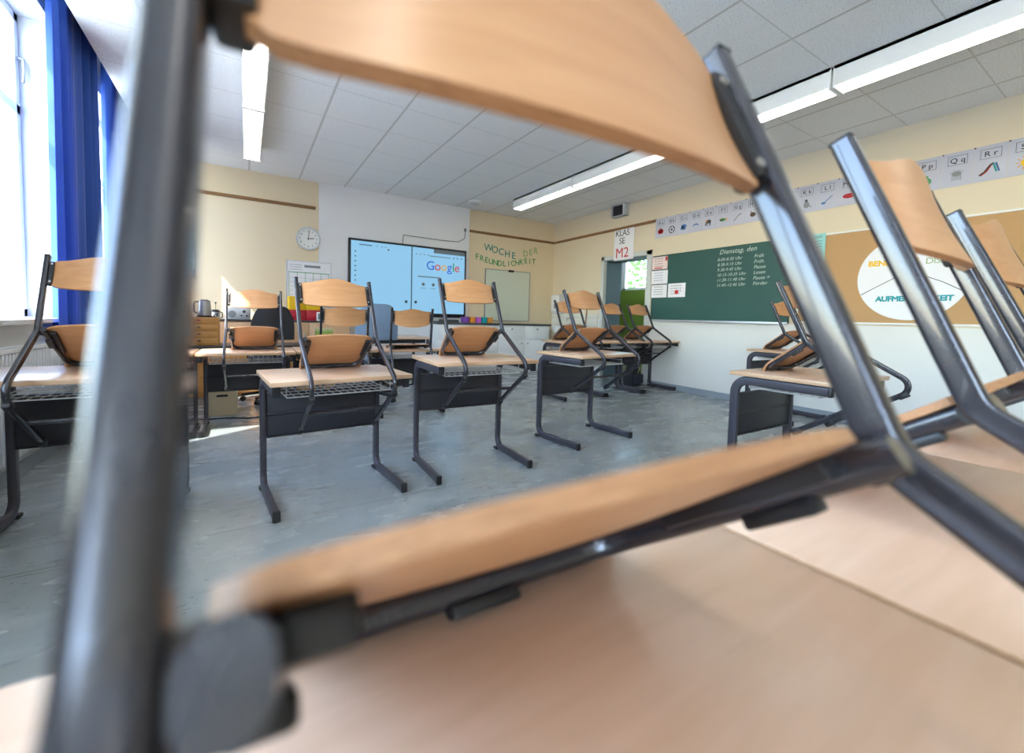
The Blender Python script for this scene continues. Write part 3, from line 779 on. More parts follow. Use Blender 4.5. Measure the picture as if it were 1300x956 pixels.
# ------------------------------------------------------------------ alphabet cards
CW = .2005
def pic(ch, y, z, x):
    """small picture of each card, built on the card plane; y,z is its middle"""
    out = []
    def disc(dy, dz, r, m, n=24, ry=None):
        pts = [(x, y + dy + r * math.cos(2 * math.pi * i / n), z + dz + (ry or r) * math.sin(2 * math.pi * i / n)) for i in range(n)]
        out.append((Geo().prism(pts, (-.0012, 0, 0)), m))
    def poly(pts, m): out.append((Geo().prism([(x, y + a, z + b) for a, b in pts], (-.0012, 0, 0)), m))
    def line(pts, w, m): out.append((Geo().tube([(x, y + a, z + b) for a, b in pts], w, 6), m))
    if ch == 'A': disc(.015, 0, .036, 'red'); disc(-.015, 0, .036, 'red'); line([(0, .03, ), (-.008, .055)], .004, 'bark'); disc(.0, .045, .014, 'red', 12, .008)
    elif ch == 'B':
        line([(.05 * math.cos(a * math.pi / 12), .05 * math.sin(a * math.pi / 12)) for a in range(25)], .0045, 'black'); disc(0, 0, .018, 'black', 5)
        for a in range(5): disc(.042 * math.cos(a * 1.257), .042 * math.sin(a * 1.257), .010, 'black', 5)
    elif ch == 'C': poly([(.05, -.03), (-.03, -.04), (-.055, .02), (-.02, .045), (.035, .03)], 'blue'); poly([(.03, -.01), (-.01, -.02), (-.02, .01), (.02, .02)], 'white')
    elif ch == 'D': poly([(.06, -.018), (.03, .012), (0, .022), (-.03, .014), (-.06, -.02), (-.03, -.004), (0, .002), (.03, -.006)], 'blue')
    elif ch == 'E': disc(0, .012, .034, 'dgrey', 20, .026); poly([(.03, -.045), (.018, -.045), (.018, 0), (.034, 0)], 'dgrey'); poly([(-.012, -.045), (-.026, -.045), (-.03, 0), (-.012, 0)], 'dgrey'); line([(.034, .01), (.05, -.01), (.046, -.04)], .006, 'dgrey'); disc(.03, .02, .018, 'skin')
    elif ch == 'F': disc(.0, 0, .045, 'green', 20, .02); poly([(-.035, 0), (-.065, .022), (-.058, -.022)], 'orange'); disc(.015, .004, .018, 'yellow', 16, .01)
    elif ch == 'G': line([(.045, -.045), (-.02, .025)], .005, 'grey'); line([(-.02, .025), (-.05, .045)], .003, 'grey'); line([(-.026, .018), (-.056, .036)], .003, 'grey')
    elif ch == 'H': disc(0, -.005, .036, 'bark', 20, .028); poly([(.03, .02), (.014, .02), (.024, .05)], 'bark')
    elif ch == 'I': disc(0, -.008, .045, 'bark', 20, .026); [line([(.04 - k * .013, .005), (.046 - k * .015, .032)], .002, 'dgrey') for k in range(7)]
    elif ch == 'J': poly([(.035, -.045), (-.035, -.045), (-.038, .04), (-.01, .048), (.01, .048), (.038, .04)], 'red'); poly([(.06, -.03), (.04, -.03), (.036, .035), (.046, .03)], 'red'); poly([(-.06, -.03), (-.04, -.03), (-.036, .035), (-.046, .03)], 'red')
    elif ch == 'K': disc(0, -.015, .03, 'grey', 20, .036); disc(.004, .032, .016, 'dgrey'); line([(-.02, -.02), (-.05, -.045)], .006, 'grey')
    elif ch == 'L': line([(-.05, .04), (.02, -.02)], .004, 'blue'); disc(.032, -.03, .022, 'blue', 16, .013)
    elif ch == 'M': disc(0, 0, .055, 'red', 24, .024); disc(0, 0, .04, 'paper', 20, .004)
    elif ch == 'N': disc(0, -.01, .036, 'skin', 20, .04)
    elif ch == 'O': disc(0, 0, .04, 'orange')
    elif ch == 'P': disc(0, -.012, .036, 'green'); disc(0, .03, .014, 'green')
    elif ch == 'Q':
        disc(0, .012, .03, 'grey', 20, .022)
        for k in range(7): line([(.026 - k * .0087, .005), (.03 - k * .010, -.045)], .002, 'grey')
        for k in range(8): line([(.028 * math.cos(k * .4), .014 + .02 * math.sin(k * .4)), (.046 * math.cos(k * .4), .014 + .036 * math.sin(k * .4))], .0018, 'grey')
    elif ch == 'R': line([(.06, -.045), (.03, -.02), (.0, .03), (-.02, .045)], .007, 'bark'); line([(.05, -.048), (.018, -.02), (-.008, .03)], .004, 'red'); line([(-.02, .045), (-.04, -.03)], .006, 'teal'); line([(-.034, .045), (-.056, -.03)], .005, 'blue')
    elif ch == 'S':
        disc(0, 0, .03, 'yellow')
        for k in range(10): line([(.036 * math.cos(k * .628), .036 * math.sin(k * .628)), (.056 * math.cos(k * .628), .056 * math.sin(k * .628))], .003, 'orange')
    return out
pics = dict(A='a red apple', B='a black and white football', C='a blue machine', D='a blue dolphin', E='a grey elephant', F='a green and yellow fish', G='a grey fork', H='a brown animal', I='a brown hedgehog', J='a red jacket', K='a grey animal', L='a blue spoon', M='red lips', N='an orange nut', O='an orange fruit', P='a green pear', Q='a grey jellyfish', R='bent brown and blue tubes', S='a yellow sun')
for k, ch in enumerate('ABCDEFGHIJKLMNOPQRS'):
    y1 = 4.497 - k * CW; x = XR - .004; ym = y1 - CW / 2; zb = 2.300
    t = thing('alphabet_card', 'alphabet card with letters %s %s and %s' % (ch, ch.lower(), pics[ch]), 'card', (x, ym, zb), group='alphabet cards above the chalkboard')
    obj('card', Geo().box((x - .001, y1 - CW + .0012, zb), (x + .001, y1 - .0012, zb + .302)), M['laminate'], t, False)
    q = text_geo(ch + ' ' + ch.lower(), .062, (x - .0012, ym, zb + .208), RB, UPV, .0005, 'CENTER', .0004)
    obj('letters', q, M['black'], t, False)
    g = Geo(); xa, xb = x - .0018, x - .0008
    for a, b, c, d in ((-.062, .062, .188, .191), (-.062, .062, .267, .270), (-.062, -.059, .188, .27), (.059, .062, .188, .27)): g.box((xa, ym + a, zb + c), (xb, ym + b, zb + d))
    obj('letter_box', g, M['dgrey'], t, False)
    by = {}
    for gg, m in pic(ch, ym, zb + .098, x - .001): by.setdefault(m, Geo()).add(gg.v, gg.f)
    pg = Geo(); ms = []
    for m, gg in by.items(): pg.add(gg.v, gg.f, len(ms)); ms.append(M[m])
    obj('picture', pg, ms, t, False)
    obj('push_pin', Geo().ball((x - .004, y1 - .004, zb + .297), .006, n=8, m=6), M['black'], t)

# class sign
t = thing('class_sign', 'white paper sign reading KLASSE M2 hanging over the doorway', 'sign', (XR, 5.13, 2.04))
obj('sheet', Geo().box((XR - .016, 4.915, 2.040), (XR - .013, 5.355, 2.600)), M['paper'], t, False)
g = Geo()
for s, y, z, sz in (('KLAS', 5.33, 2.445, .145), ('SE', 5.24, 2.315, .145)):
    q = text_geo(s, sz, (XR - .0165, y, z), RB, UPV, .0005, spacing=.95); g.add(q.v, q.f)
obj('black_letters', g, M['black'], t, False)
obj('red_letters', text_geo('M2', .235, (XR - .0165, 5.315, 2.085), RB, UPV, .0005, bold=0.0), M['red'], t, False)

# ------------------------------------------------------------------ pinboard with round poster
t = thing('pinboard', 'brown cork pinboard with white frame on the right wall, right of the chalkboard', 'pinboard', (XR, 1.15, 1.05))
obj('cork_surface', Geo().box((XR - .022, -.18, 1.06), (XR - .002, 2.40, 2.01)), M['cork'], t, False)
obj('frame', Geo().box((XR - .030, -.20, 1.045), (XR, 2.42, 1.064), .003).box((XR - .030, -.20, 2.006), (XR, 2.42, 2.025), .003).box((XR - .030, 2.40, 1.045), (XR, 2.42, 2.025), .003).box((XR - .030, -.20, 1.045), (XR, -.18, 2.025), .003), M['white'], t)
t = thing('round_poster', 'large white paper circle with coloured words on the cork pinboard', 'poster', (XR, 1.445, 1.09))
cy, cz, cr, x = 1.445, 1.506, .412, XR - .0235
obj('paper_disc', Geo().prism([(x, cy + cr * math.cos(a * math.pi / 36), cz + cr * math.sin(a * math.pi / 36)) for a in range(72)], (-.001, 0, 0)), M['paper'], t, False)
x -= .0015
obj('yellow_letters', text_geo('BENEHMEN', .075, (x, 1.775, 1.632), RB, UPV, .0008, bold=.003), M['yellow'], t, False)
obj('green_letters', text_geo('DISZIPLIN', .078, (x, 1.345, 1.622), RB, UPV, .0008, spacing=.9), M['cream_letter'], t, False)
obj('teal_letters', text_geo('AUFMERKSAMKEIT', .070, (x, 1.695, 1.278), RB, UPV, .0008, bold=.003, spacing=.95), M['teal'], t, False)
g = Geo().tube([(x, 1.82, 1.345), (x, 1.70, 1.42), (x, 1.56, 1.505), (x, 1.445, 1.52)], .003, 6).tube([(x, 1.445, 1.52), (x, 1.33, 1.505), (x, 1.22, 1.45), (x, 1.08, 1.36)], .003, 6).tube([(x, 1.445, 1.52), (x, 1.445, 1.90)], .003, 6)
obj('dividing_lines', g, M['black'], t)
x = XR - .0335
t = thing('teal_poster', 'small pale teal poster at the top left corner of the cork pinboard', 'poster', (x, 2.26, 1.71))
obj('sheet', Geo().box((x - .001, 2.165, 1.715), (x, 2.365, 2.035)), mat('pale_teal_paper', (150, 208, 204), .4), t, False)
g = Geo(); q = text_geo('LERNZEIT', .036, (x - .0015, 2.355, 1.985), RB, UPV, .0004); g.add(q.v, q.f)
for r in range(7): g.box((x - .0016, 2.20, 1.95 - r * .03), (x - .0008, 2.33 - .02 * (r % 3), 1.955 - r * .03))
obj('print', g, M['dgrey'], t, False)
obj('picture', Geo().cyl((x - .0018, 2.265, 1.80), (x - .0006, 2.265, 1.80), .045, 20), M['orange'], t)

# ------------------------------------------------------------------ back wall
# interactive screen
sx0, sx1, sz0, sz1, sy = 1.345, 3.365, .985, 2.192, 6.985
t = thing('interactive_screen', 'large black framed touch screen showing a search page on the back wall', 'screen', ((sx0 + sx1) / 2, sy, sz0))
obj('casing', Geo().box((sx0, sy, sz0), (sx1, sy + .075, sz1), .008), M['plastic'], t)
obj('wall_bracket', Geo().box((1.9, sy + .07, 1.2), (2.8, YB - .028, 1.9), .004), M['dgrey'], t)
dx0, dx1, dz0, dz1 = sx0 + .035, sx1 - .035, sz0 + .065, sz1 - .035
obj('display', Geo().box((dx0, sy - .002, dz0), (dx1, sy + .002, dz1)), emis('screen_light_blue', (150, 208, 246), .80, (40, 60, 70)), t, False)
yy = sy - .003; RX = (1, 0, 0)
e_dark = emis('screen_dark', (40, 66, 84), .6, (10, 14, 18)); e_mid = emis('screen_grey', (96, 112, 118), .7, (20, 24, 26))
g = Geo().box((2.345, yy, dz0), (2.362, yy + .002, dz1))
for k in range(7): g.box((dx0 + .055, yy, 1.98 - k * .075), (dx0 + .075, yy + .002, 2.0 - k * .075))
g.box((dx0 + .12, yy, 2.095), (dx0 + .32, yy + .002, 2.107))
for a in (.38, .46, .52): g.box((dx0 + a, yy, 2.097), (dx0 + a + .03, yy + .002, 2.104))
for px, pz, r in ((2.265, 1.235, .024), (2.43, 1.235, .024), (1.94, 1.10, .017), (1.87, 1.10, .012), (1.80, 1.10, .012), (1.96, 2.06, .014)): g.cyl((px, yy, pz), (px, yy + .002, pz), r, 16)
obj('page_marks', g, e_dark, t, False)
g = Geo().box((2.74, yy, 2.090), (dx1, yy + .002, dz1)); g.box((2.66, yy - .0003, 2.028), (3.05, yy + .002, 2.040))
for a in (3.10, 3.17, 3.25): g.box((a, yy, 2.028), (a + .03, yy + .002, 2.045))
g.box((2.46, yy, 1.665), (2.85, yy + .002, 1.682))
for px in (2.56, 2.74): g.cyl((px, yy, 1.545), (px, yy + .002, 1.545), .028, 18); g.box((px - .05, yy, 1.475), (px + .05, yy + .002, 1.482))
for a in (2.42, 2.49, 2.56, 2.63): g.box((a, yy, 2.040), (a + .022, yy + .002, 2.055))
obj('browser_bar', g, e_mid, t, False)
gx = 2.605
cols = [('G', (50, 110, 230)), ('o', (214, 70, 60)), ('o', (240, 190, 40)), ('g', (50, 110, 230)), ('l', (50, 160, 90)), ('e', (214, 70, 60))]
ms = []; g = Geo()
for k, (ch, c) in enumerate(cols):
    q = text_geo(ch, .215, (gx, yy, 1.80), RX, UPV, .0006, bold=.001)
    w = max(v[0] for v in q.v) - min(v[0] for v in q.v); g.add(q.v, q.f, k); ms.append(emis('logo_colour', c, .75, (10, 10, 10))); gx = max(v[0] for v in q.v) + .006
obj('logo', g, ms, t, False)
# cable to the screen
t = solid('power_cable', Geo().box((3.335, 7.030, 2.545), (3.375, 7.047, 2.60), .006).tube(fillet([(3.355, 7.038, 2.56), (3.35, 7.038, 2.42), (3.22, 7.038, 2.345), (2.9, 7.038, 2.335), (2.22, 7.038, 2.345), (2.21, 7.038, 2.20)], [.06, .05, .1, .01], 5), .007, 6), M['grey'], 'grey cable with black plug running along the wall above the screen', 'cable')

# banner letters
def letters(word, x0, w, zf, h, m, grp, ordn):
    for k, ch in enumerate(word):
        xx = x0 + w * k; z = zf(k)
        q = text_geo(ch, h / .72, (xx + w / 2, YB + .0006, z), RX, UPV, .0014, 'CENTER', bold=.0018)
        lab = 'paper letter %s, %s of the word %s on the back wall' % (ch, ordn[k], word)
        solid('paper_letter', q, m[k % len(m)] if isinstance(m, list) else m, lab, 'letter', grp, False)
ordn = ['first', 'second', 'third', 'fourth', 'fifth', 'sixth', 'seventh', 'eighth', 'ninth', 'tenth', 'eleventh', 'twelfth', 'thirteenth', 'fourteenth']
letters('WOCHE', 3.79, .140, lambda k: 2.258 - .024 * k, .130, M['teal_letter'], 'letters of the wall banner', ordn)
letters('DER', 4.64, .122, lambda k: 2.235 + .040 * k, .120, M['cream_letter'], 'letters of the wall banner', ordn)
letters('FREUNDLICHKEIT', 3.575, .0985, lambda k: 2.082 - .085 * math.sin(math.pi * min(1, k / 10.5)) + (.02 if k > 10 else 0), .108, M['green'], 'letters of the wall banner', ordn)

# whiteboard
t = thing('whiteboard', 'pale blank whiteboard with a dark clip on the back wall under the banner letters', 'whiteboard', (4.30, YB, .95))
obj('board', Geo().box((3.805, YB - .022, .955), (4.800, YB, 1.915)), M['pale'], t, False)
obj('frame', Geo().box((3.795, YB - .026, .945), (3.808, YB, 1.925), .002).box((4.797, YB - .026, .945), (4.81, YB, 1.925), .002).box((3.795, YB - .026, 1.912), (4.81, YB, 1.925), .002).box((3.795, YB - .026, .945), (4.81, YB, .958), .002), M['grey'], t)
obj('clip', Geo().box((4.30, YB - .04, 1.895), (4.42, YB - .02, 1.935), .006), M['plastic'], t)

# white cupboard
t = thing('sideboard', 'long white cupboard with a dark worktop below the whiteboard', 'cupboard', (3.85, 6.83, 0))
obj('body', Geo().box((2.70, 6.64, .06), (5.02, 7.05, .875), .004).box((2.74, 6.68, 0), (4.98, 7.03, .07)), M['white'], t)
obj('worktop', Geo().box((2.68, 6.60, .873), (5.04, 7.055, .905), .004), M['darktop'], t)
for k in range(4):
    a = 2.715 + k * .575
    for z0, z1 in ((.09, .60), (.615, .865)):
        dr = obj('door' if z0 < .3 else 'drawer', Geo().box((a, 6.622, z0), (a + .56, 6.642, z1), .004), M['white_gloss'], t)
        obj('knob', Geo().cyl((a + (.50 if k % 2 == 0 else .06) if z0 < .3 else a + .28, 6.622, z1 - .06), (a + (.50 if k % 2 == 0 else .06) if z0 < .3 else a + .28, 6.60, z1 - .06), .013, 14), M['grey'], dr)
for k, (m, nmn) in enumerate((('purple', 'purple'), ('orange', 'amber'), ('violet', 'pink-violet'), ('teal', 'turquoise'), ('skin', 'light orange'))):
    xx = 3.215 + k * .118
    g = Geo().box((xx, 6.70, .905), (xx + .092, 6.86, 1.005), .006).box((xx - .003, 6.695, .985), (xx + .095, 6.865, 1.010), .006)
    solid('card_box', g, M[m], '%s little box in the row on the dark worktop' % nmn, 'box', 'coloured boxes on the worktop')
# books/dark tray under boxes
solid('dark_tray', Geo().box((2.72, 6.66, .905), (3.10, 6.95, .925), .004).box((2.73, 6.67, .925), (3.09, 6.69, .955), .003), M['dgrey'], 'flat dark tray on the left end of the worktop', 'tray')

# clock
t = thing('wall_clock', 'round silver rimmed wall clock at the edge of the cream wall', 'clock', (.786, YB, 1.95))
cx, cz = .786, 2.111
def ring(r0, r1, y0, y1, n=48):
    g = Geo(); vs = []
    for i in range(n):
        a = 2 * math.pi * i / n; c, s = math.cos(a), math.sin(a)
        vs += [(cx + r0 * c, y0, cz + r0 * s), (cx + r1 * c, y0, cz + r1 * s), (cx + r1 * c, y1, cz + r1 * s), (cx + r0 * c, y1, cz + r0 * s)]
    fs = []
    for i in range(n):
        j = (i + 1) % n
        for q in range(4): fs.append((i * 4 + q, j * 4 + q, j * 4 + (q + 1) % 4, i * 4 + (q + 1) % 4))
    return g.add(vs, fs)
obj('rim', ring(.146, .166, YB - .05, YB), M['alu'], t)
obj('face', Geo().cyl((cx, YB - .03, cz), (cx, YB, cz), .150, 48), M['white'], t)
g = Geo()
for k in range(1, 13):
    a = math.pi / 2 - k * math.pi / 6
    q = text_geo(str(k), .040, (cx + .115 * math.cos(a), YB - .031, cz + .115 * math.sin(a) - .014), RX, UPV, .0004, 'CENTER'); g.add(q.v, q.f)
obj('numerals', g, M['black'], t, False)
g = Geo()
for ang, ln, w in ((85, .115, .004), (5, .080, .005)):
    a = R(ang); g.obox((cx + ln / 2 * math.cos(a) * .8, YB - .034, cz + ln / 2 * math.sin(a) * .8), (math.cos(a), 0, math.sin(a)), (0, 1, 0), (-math.sin(a), 0, math.cos(a)), ln * .6, .001, w)
g.cyl((cx, YB - .037, cz), (cx, YB - .031, cz), .009, 14)
obj('hands', g, M['black'], t)

# planner board with green lines
t = thing('planner_board', 'white wall planner with green grid lines beside the clock', 'board', (.80, YB, .92))
obj('board', Geo().box((.498, YB - .034, .93), (1.098, YB - .02, 1.765), .002), M['paper'], t, False)
g = Geo().box((.49, YB - .040, .92), (.50, YB - .018, 1.772), .002).box((1.096, YB - .040, .92), (1.106, YB - .018, 1.772), .002).box((.49, YB - .040, 1.762), (1.106, YB - .018, 1.772), .002)
obj('frame', g, M['alu'], t)
g = Geo().box((.52, YB - .0350, 1.596), (1.08, YB - .034, 1.606))
for k in range(6): g.box((.525 + k * .108, YB - .0350, .95), (.531 + k * .108, YB - .034, 1.60))
obj('green_lines', g, M['green'], t, False)
g = Geo().box((.73, YB - .0352, 1.68), (.95, YB - .034, 1.715))
for r in range(9): g.box((.54, YB - .0351, 1.02 + r * .062), (1.07, YB - .034, 1.023 + r * .062))
for r in range(3): g.box((.54, YB - .0351, 1.64 + r * .035), (.70, YB - .034, 1.646 + r * .035))
obj('print', g, M['grey'], t, False)

# notice on the back wall at left
t = thing('wall_notice', 'blue and white notice on the cream back wall beside the blurred tube', 'poster', (-.69, YB, 1.43))
obj('backing', Geo().box((-.81, YB - .012, 1.43), (-.575, YB, 1.95), .002), mat('brown_board', (150, 120, 96), .6), t)
obj('blue_header', Geo().box((-.80, YB - .014, 1.80), (-.585, YB - .011, 1.94)).box((-.80, YB - .014, 1.45), (-.585, YB - .011, 1.55)), mat('notice_blue', (92, 124, 176), .5), t, False)
obj('sheet', Geo().box((-.80, YB - .014, 1.56), (-.585, YB - .011, 1.79)), M['paper'], t, False)
g = Geo()
for r in range(7): g.box((-.78, YB - .0155, 1.58 + r * .028), (-.61 - .02 * (r % 3), YB - .0135, 1.586 + r * .028))
obj('print', g, M['grey'], t, False)

# cabinet along the back wall
t = thing('cabinet', 'low beech cabinet along the back wall behind the office chairs', 'cabinet', (.48, 6.85, 0))
obj('body', Geo().box((-.36, 6.64, 0), (1.30, 7.04, .875), .003), M['beech_cab'], t)
obj('top', Geo().box((-.38, 6.62, .872), (1.32, 7.045, .895), .003), M['darktop'], t)
for k in range(3):
    a = -.35 + k * .55
    dr = obj('door', Geo().box((a, 6.625, .08), (a + .54, 6.642, .86), .003), M['beech_cab'], t)
    obj('handle', Geo().box((a + .48, 6.605, .62), (a + .495, 6.627, .72), .004), M['alu'], dr)
for k in range(2):
    a = .50 + k * .215
    t = thing('red_file_box', 'red magazine box on the cabinet, %s of the pair under the yellow ones' % ('left' if k == 0 else 'right'), 'box', (a + .1, 6.8, .895), group='red and yellow boxes')
    obj('box', Geo().box((a, 6.68, .895), (a + .208, 6.98, 1.045), .004), M['red_box'], t)
    obj('label_slot', Geo().box((a + .07, 6.677, .96), (a + .14, 6.681, .985), .001), M['red'], t)
    t = thing('yellow_file_box', 'yellow magazine box stacked on the %s red box' % ('left' if k == 0 else 'right'), 'box', (a + .1, 6.8, 1.045), group='red and yellow boxes')
    obj('box', Geo().box((a, 6.68, 1.045), (a + .208, 6.98, 1.235), .004), M['yellow'], t)
    obj('label_slot', Geo().box((a + .07, 6.677, 1.13), (a + .14, 6.681, 1.155), .001), M['skin'], t)
t = thing('picture_frame', 'little white framed picture in front of the red box', 'picture', (.90, 6.66, .895))
obj('frame', Geo().box((.85, 6.650, .895), (.96, 6.664, 1.02), .005), M['white'], t)
obj('picture', Geo().box((.866, 6.648, .915), (.944, 6.651, 1.0)), M['grey'], t, False)
t = thing('radio', 'small silver radio with a speaker and dial on the cabinet', 'radio', (-.10, 6.78, .895))
obj('case', Geo().box((-.235, 6.72, .897), (.045, 6.84, 1.055), .010), M['lgrey'], t)
obj('front_panel', Geo().box((-.09, 6.716, .915), (.03, 6.722, 1.04), .002), M['alu'], t)
obj('speaker_grille', Geo().cyl((-.165, 6.714, .965), (-.165, 6.722, .965), .045, 24), M['grey'], t)
obj('dial', Geo().cyl((-.03, 6.708, 1.0), (-.03, 6.718, 1.0), .020, 18).cyl((-.06, 6.708, .945), (-.06, 6.718, .945), .012, 14).cyl((0, 6.708, .945), (0, 6.718, .945), .012, 14), M['dgrey'], t)
obj('antenna', Geo().cyl((-.22, 6.80, 1.05), (-.225, 6.82, 1.25), .003, 8).ball((-.225, 6.82, 1.25), .008, n=8, m=6), M['steel'], t)
t = thing('coffee_press', 'glass coffee press with a dark lid on the cabinet left of the radio', 'coffee press', (-.345, 6.76, .895))
obj('glass_body', Geo().lathe([(0, .90), (.042, .90), (.044, .99), (.042, .99), (.040, .903), (0, .903)], (-.345, 6.76, 0), 20), mat('clear_grey_glass', (170, 176, 180), .1, 0, .02), t)
obj('lid', Geo().lathe([(.005, 1.02), (.030, 1.018), (.050, 1.0), (.050, .988), (0, .988)], (-.345, 6.76, 0), 20), M['plastic'], t)
obj('plunger', Geo().cyl((-.345, 6.76, 1.01), (-.345, 6.76, 1.10), .003, 8).ball((-.345, 6.76, 1.105), .011, n=10, m=8), M['plastic'], t)
obj('handle', Geo().tube(fillet([(-.305, 6.76, .985), (-.272, 6.76, .985), (-.272, 6.76, .915), (-.303, 6.76, .915)], .015, 4), .006, 8), M['plastic'], t)

# low wooden sideboard with drawer box, kettle and pen box
t = thing('low_sideboard', 'low honey-coloured sideboard with a dark top edge under the drawer box', 'sideboard', (-.1, 6.2, 0))
obj('body', Geo().box((-1.08, 5.96, .04), (.98, 6.50, .565), .003).box((-1.04, 6.0, 0), (.94, 6.46, .05)), M['orange_wood'], t)
obj('top', Geo().box((-1.10, 5.94, .563), (1.0, 6.52, .595), .003), M['darktop'], t)
for k in range(4):
    a = -1.07 + k * .512
    dr = obj('drawer_front', Geo().box((a, 5.948, .07), (a + .50, 5.962, .555), .003), M['orange_wood'], t)
    obj('handle', Geo().box((a + .20, 5.935, .45), (a + .30, 5.950, .462), .003), M['alu'], dr)
t = thing('drawer_box', 'small honey-coloured box with four little drawers on the low sideboard', 'drawers', (-.46, 6.22, .595))
obj('case', Geo().box((-.66, 6.075, .595), (-.285, 6.40, .925), .004), M['orange_wood'], t)
for k in range(4):
    z = .605 + k * .079
    dr = obj('drawer', Geo().box((-.648, 6.066, z), (-.297, 6.08, z + .074), .003), M['orange_wood'], t)
    obj('pull', Geo().box((-.49, 6.052, z + .040), (-.455, 6.068, z + .054), .003), M['plastic'] if k < 3 else M['red'], dr)
t = thing('electric_kettle', 'steel electric kettle with a black handle on the drawer box', 'kettle', (-.42, 6.2, .925))
c = (-.425, 6.20, 0)
obj('base', Geo().lathe([(0, .925), (.080, .925), (.080, .938), (.072, .945), (0, .945)], c, 26), M['plastic'], t)
obj('body', Geo().lathe([(0, .945), (.070, .945), (.068, 1.0), (.058, 1.10), (.054, 1.118), (0, 1.118)], c, 28), M['steel'], t)
obj('lid', Geo().lathe([(0, 1.132), (.035, 1.130), (.052, 1.118)], c, 24), M['plastic'], t)
obj('handle', Geo().sweep(fillet([(-.47, 6.20, 1.105), (-.525, 6.20, 1.105), (-.525, 6.20, .985), (-.49, 6.20, .965)], .025, 6), stadium(.022, .018, 4), (0, 1, 0)), M['plastic'], t)
obj('spout', Geo().prism([(-.372, 6.185, 1.112), (-.345, 6.20, 1.115), (-.372, 6.215, 1.112), (-.370, 6.20, 1.070)], (0.001, 0, .003)), M['steel'], t)
obj('power_cord', Geo().tube([(-.347, 6.19, .932), (-.315, 6.14, .932), (-.297, 6.12, .945), (-.30, 6.15, .962), (-.325, 6.17, .955), (-.34, 6.15, .934), (-.32, 6.11, .931)], .006, 8), M['plastic'], t)
t = thing('pen_box', 'small open wooden box with pens on the drawer box', 'box', (-.56, 6.15, .925))
g = Geo().box((-.648, 6.10, .925), (-.543, 6.108, .995)).box((-.648, 6.192, .925), (-.543, 6.20, .995)).box((-.648, 6.10, .925), (-.640, 6.20, .995)).box((-.551, 6.10, .925), (-.543, 6.20, .995)).box((-.648, 6.10, .925), (-.543, 6.20, .932))
obj('box', g, M['orange_wood'], t, False)
solid('pen', Geo().cyl((-.59, 6.15, .934), (-.632, 6.16, 1.085), .005, 8).cyl((-.632, 6.16, 1.085), (-.635, 6.161, 1.095), .003, 8), M['black'], 'black pen leaning out of the wooden pen box', 'pen', 'pens in the pen box')
solid('pen', Geo().cyl((-.58, 6.17, .934), (-.60, 6.165, 1.05), .005, 8).cyl((-.60, 6.165, 1.05), (-.602, 6.165, 1.06), .003, 8), M['dgrey'], 'shorter grey pen upright in the wooden pen box', 'pen', 'pens in the pen box')

# swivel chairs
def swivel(name, x, y, bz0, bz1, bw, m, label, turn=0.0):
    t = thing(name, label, 'office chair', (x, y, 0), turn, absolute=False)
    n = 14; g = Geo(); pts = []
    for i in range(n + 1):
        pass
    def bp(a, b):
        w = bw / 2 * (1 - .32 * max(0, (b - .35) / .65) ** 2.2); return Vector((a * w, -.22 - .06 * b + .05 * a * a, bz0 + (bz1 - bz0) * b - .03 * abs(a) ** 4 * b))
    A = [[bp(-1 + 2 * i / n, j / 10) for i in range(n + 1)] for j in range(11)]
    k = (n + 1) * 11; vs = [A[j][i] for j in range(11) for i in range(n + 1)] + [A[j][i] + Vector((0, .045, 0)) for j in range(11) for i in range(n + 1)]
    ix = lambda j, i, l: l * k + j * (n + 1) + i; fs = []
    for j in range(10):
        for i in range(n): fs += [(ix(j, i, 0), ix(j, i + 1, 0), ix(j + 1, i + 1, 0), ix(j + 1, i, 0)), (ix(j, i, 1), ix(j + 1, i, 1), ix(j + 1, i + 1, 1), ix(j, i + 1, 1))]
    for i in range(n):
        for j in (0, 10): fs.append((ix(j, i, 0), ix(j, i + 1, 0), ix(j, i + 1, 1), ix(j, i, 1)))
    for j in range(10):
        for i in (0, n): fs.append((ix(j, i, 0), ix(j + 1, i, 0), ix(j + 1, i, 1), ix(j, i, 1)))
    obj('backrest', g.add(vs, fs), m, t)
    obj('back_stem', Geo().sweep(fillet([(0, -.205, bz0 + .12), (0, -.215, .46), (0, -.02, .44)], .05, 5), rrect(.05, .014, .004), (1, 0, 0)), M['plastic'], t)
    obj('seat', Geo().box((-.23, -.20, .45), (.23, .24, .52), .035, seg=3), m, t)
    obj('gas_column', Geo().cyl((0, 0, .08), (0, 0, .30), .028, 16).cyl((0, 0, .28), (0, 0, .455), .016, 16), M['plastic'], t)
    for q in range(5):
        a = R(72 * q + 236); c, s = math.cos(a), math.sin(a)
        lg = obj('base_arm', Geo().add([(.02 * -s, .02 * c, .13), (.02 * s, -.02 * c, .13), (.30 * c + .012 * s, .30 * s - .012 * c, .085), (.30 * c - .012 * s, .30 * s + .012 * c, .085), (.02 * -s, .02 * c, .085), (.02 * s, -.02 * c, .085), (.30 * c + .012 * s, .30 * s - .012 * c, .062), (.30 * c - .012 * s, .30 * s + .012 * c, .062)], [(0, 1, 2, 3), (4, 7, 6, 5), (0, 4, 5, 1), (1, 5, 6, 2), (2, 6, 7, 3), (3, 7, 4, 0)]), M['plastic'], t, False)
        px, py = .285 * c, .285 * s
        obj('caster', Geo().cyl((px - .018 * s, py + .018 * c, .028), (px - .006 * s, py + .006 * c, .028), .028, 16).cyl((px + .018 * s, py - .018 * c, .028), (px + .006 * s, py - .006 * c, .028), .028, 16).cyl((px, py, .03), (px, py, .07), .007, 8), M['plastic'], lg)
    return t
swivel('office_chair', .235, 5.52, .70, 1.075, .42, M['fabric_black'], 'black office chair behind the sunlit school chair', 0.05)
